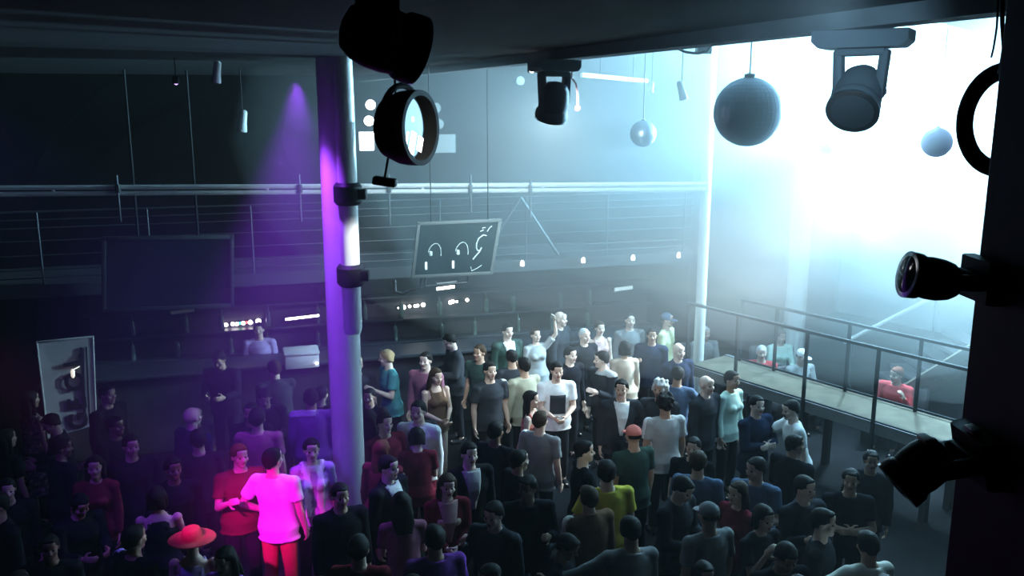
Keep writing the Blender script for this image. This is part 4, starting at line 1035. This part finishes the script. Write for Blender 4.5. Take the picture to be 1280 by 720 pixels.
for i in range(900):
    px = rf.uniform(-10, 1110); py = rf.uniform(455, 720)
    if px < 300 and py < 500: continue
    if py < 520 and px > 560: continue
    if px > 860 and py < 540: continue
    if 270 < px < 440 and py > 540: continue
    if len(fill) < 64: try_fill(px, py, rf.uniform(1.58, 1.74))
allp = placed + [f[0] for f in fill]
for it in range(60):           # make room: nobody stands inside another
    for i in range(len(allp)):
        for j in range(i):
            d = allp[i] - allp[j]; L = d.length
            if L < .42:
                d = d / L if L > 1e-4 else Vector((1, 0)); s = (.42 - L) * .5; allp[i] = allp[i] + d * s; allp[j] = allp[j] - d * s
    for i, p in enumerate(allp):
        p = clear_walk(p); d = p - Vector((PX, PY))
        if d.length < .44: p = Vector((PX, PY)) + d.normalized() * .44
        allp[i] = p
for c, p in zip(CROWD, allp):
    px, py, yaw, pose, sex, top, tc, hair, hc, bc, h, skin, ex, ec, lab = c
    person(p, yaw, pose, sex, top, tc, hair, hc, bc, h, lab, 'people on the dance floor', skin, ex, ec, eyes=abs(yaw) < 120)
ZONES = [(lambda x, y: x < 280, 'dim black-clad person lost in the dark left crowd', 'black-clad people on the dark left'),
         (lambda x, y: x < 470, 'dim black-clad person standing around the purple pillar foot', 'black-clad people round the pillar'),
         (lambda x, y: x < 800 and y < 590, 'dim black-clad person in the packed middle of the floor', 'black-clad people in the middle'),
         (lambda x, y: x < 800, 'black-clad person barely visible at the bottom centre of the crowd', 'black-clad people at the bottom centre'),
         (lambda x, y: True, 'black-clad person barely visible in the lower right of the crowd', 'black-clad people at the lower right')]
for k, (f, p) in enumerate(zip(fill, allp[len(CROWD):])):
    lab, grp = next((l, g) for t, l, g in ZONES if t(f[1], f[2]))
    pose, sex, top, hair = rf.choice([('stand', 'm', 'tee', 'short'), ('drink', 'm', 'jacket', 'short'), ('stand', 'm', 'jacket', 'short'), ('stand', 'f', 'tee', 'long'), ('phone', 'm', 'jacket', 'short'), ('turn', 'm', 'jacket', 'short'), ('cross', 'm', 'tee', 'short')])
    yaw = rf.choice([rf.uniform(20, 80), rf.uniform(-60, 20), rf.uniform(130, 220)])
    person(p, yaw, pose, sex, top, 'black', hair, 'black', 'black', f[3], lab, grp, rf.choice([0, 1, 1, 3]), eyes=abs(yaw) < 120)

# bartender behind the counter
q = bw(325, 432, .7); person((q.x, q.y), 10, 'stand', 'm', 'tee', 'lilac', 'short', 'black', 'black', 1.74, 'bartender in a pale shirt behind the bar', None, 0)
# people sitting beyond the walkway, each on a sofa seat
def seat(px, py, Y, yaw, pose, sex, top, tc, hair, hc, skin, lab, slab, h=1.76):
    q = atY(px, py, Y); zoff = q.z - (h - .44 * h / 1.765) ; zoff = max(0, zoff)
    k = h / 1.765; a = radians(yaw); fw = Vector((sin(a), -cos(a)))
    P = Vector((q.x, q.y)); zoff = 0
    o = person(P, yaw, pose, sex, top, tc, hair, hc, 'charcoal', h, lab, 'people sitting beyond the walkway', skin)
    e = empty('sofa_seat', (P.x, P.y, 0), slab, 'seat', 'low seats beyond the walkway'); e.rotation_euler.z = a
    bm = NB(); bmesh_box(bm, (0, -.09, .30), (.72, .52, .17), None, .05); child('seat_cushion', bm, M_sofa, e)
    bm = NB(); bmesh_box(bm, (0, .235, .52), (.72, .12, .55), Matrix.Rotation(-.1, 3, 'X'), .05); child('backrest', bm, M_sofa, e)
    bm = NB(); bmesh_box(bm, (0, .0, .11), (.68, .44, .22), None, .015); child('base', bm, M_bar, e)
seat(953, 423, 12.3, -15, 'sit', 'm', 'long', 'red', 'buzz', 'grey', 2, 'grey-haired man in red sitting beyond the walkway, left', 'low dark seat under the grey-haired man in red')
seat(999, 431, 12.1, 20, 'sit', 'm', 'long', 'lightgrey', 'cap', 'white', 1, 'man in a white cap sitting beyond the walkway', 'low dark seat under the man in the white cap')
seat(973, 428, 13.2, 5, 'sit', 'f', 'long', 'mint', 'long', 'brown', 0, 'person in pale green sitting behind the white cap', 'low dark seat under the person in pale green')
seat(1122, 461, 11.3, -40, 'sitturn', 'm', 'long', 'red', 'short', 'auburn', 0, 'man in a red sweater leaning forward beyond the walkway', 'low dark seat under the man leaning in red')
seat(878, 430, 13.4, 10, 'sit', 'm', 'long', 'grey', 'short', 'grey', 0, 'dim person in grey sitting at the far end of the walkway', 'low dark seat under the dim person in grey')

# lit phone and black bag
def held(name, p, m, label, cat, size):
    bm = NB(); bmesh_box(bm, (0, 0, 0), size, None, .004); o = obj(name, bm, M_black); o.location = p; tag(o, label, cat); return o
q = atY(316, 474, 8.9)

# ------------------------------------------------------------------ haze: drifting smoke, thicker towards the stage light
def haze(name, bm, density, color, aniso, label):
    m = bpy.data.materials.new(name); m.use_nodes = True; nt = m.node_tree; nt.nodes.remove(nt.nodes['Principled BSDF'])
    v = nt.nodes.new('ShaderNodeVolumeScatter'); v.inputs['Color'].default_value = (*color, 1); v.inputs['Density'].default_value = density; v.inputs['Anisotropy'].default_value = aniso
    nt.links.new(v.outputs[0], nt.nodes['Material Output'].inputs['Volume'])
    o = obj(name, bm, m); tag(o, label, 'smoke', None, 'stuff'); return o
bm = NB(); extrude_poly(bm, [(-9.2, 2.6), (12.9, 2.6), (12.9, 11), (7.2, 19.0), (3.0, 14.7), (-9.2, 11.1)], T((0, 0, .02)), 5.5)
haze('haze', bm, .0045, (1, 1, 1), .3, 'thin smoke filling the whole hall')
def cloud(c, r, dens, label):
    for k in (1.0, .84, .68, .52):          # fading outwards in layers
        bm = NB(); ell(bm, c, [x * k for x in r]); bmesh.ops.subdivide_edges(bm, edges=bm.edges[:], cuts=1, use_grid_fill=True)
        o = haze('haze', bm, dens / 4 * 1.25, (1, 1, 1), .35, label); o['group'] = 'layers of smoke'
cloud(GLOW + Vector((.3, -.3, -.2)), (5.2, 4.6, 3.6), .10, 'thick smoke glowing round the stage lamp on the right')
cloud((2.9, 11.2, 4.1), (6.3, 4.8, 2.9), .125, 'thinner smoke drifting along the truss')
cloud((-2.6, 8.1, 2.2), (2.1, 1.7, 2.8), .15, 'smoke drifting in the violet light beside the pillar')
cloud((2.2, 4.7, 4.35), (3.4, 2.3, 1.1), .24, 'faint smoke hanging under the soffit lip')
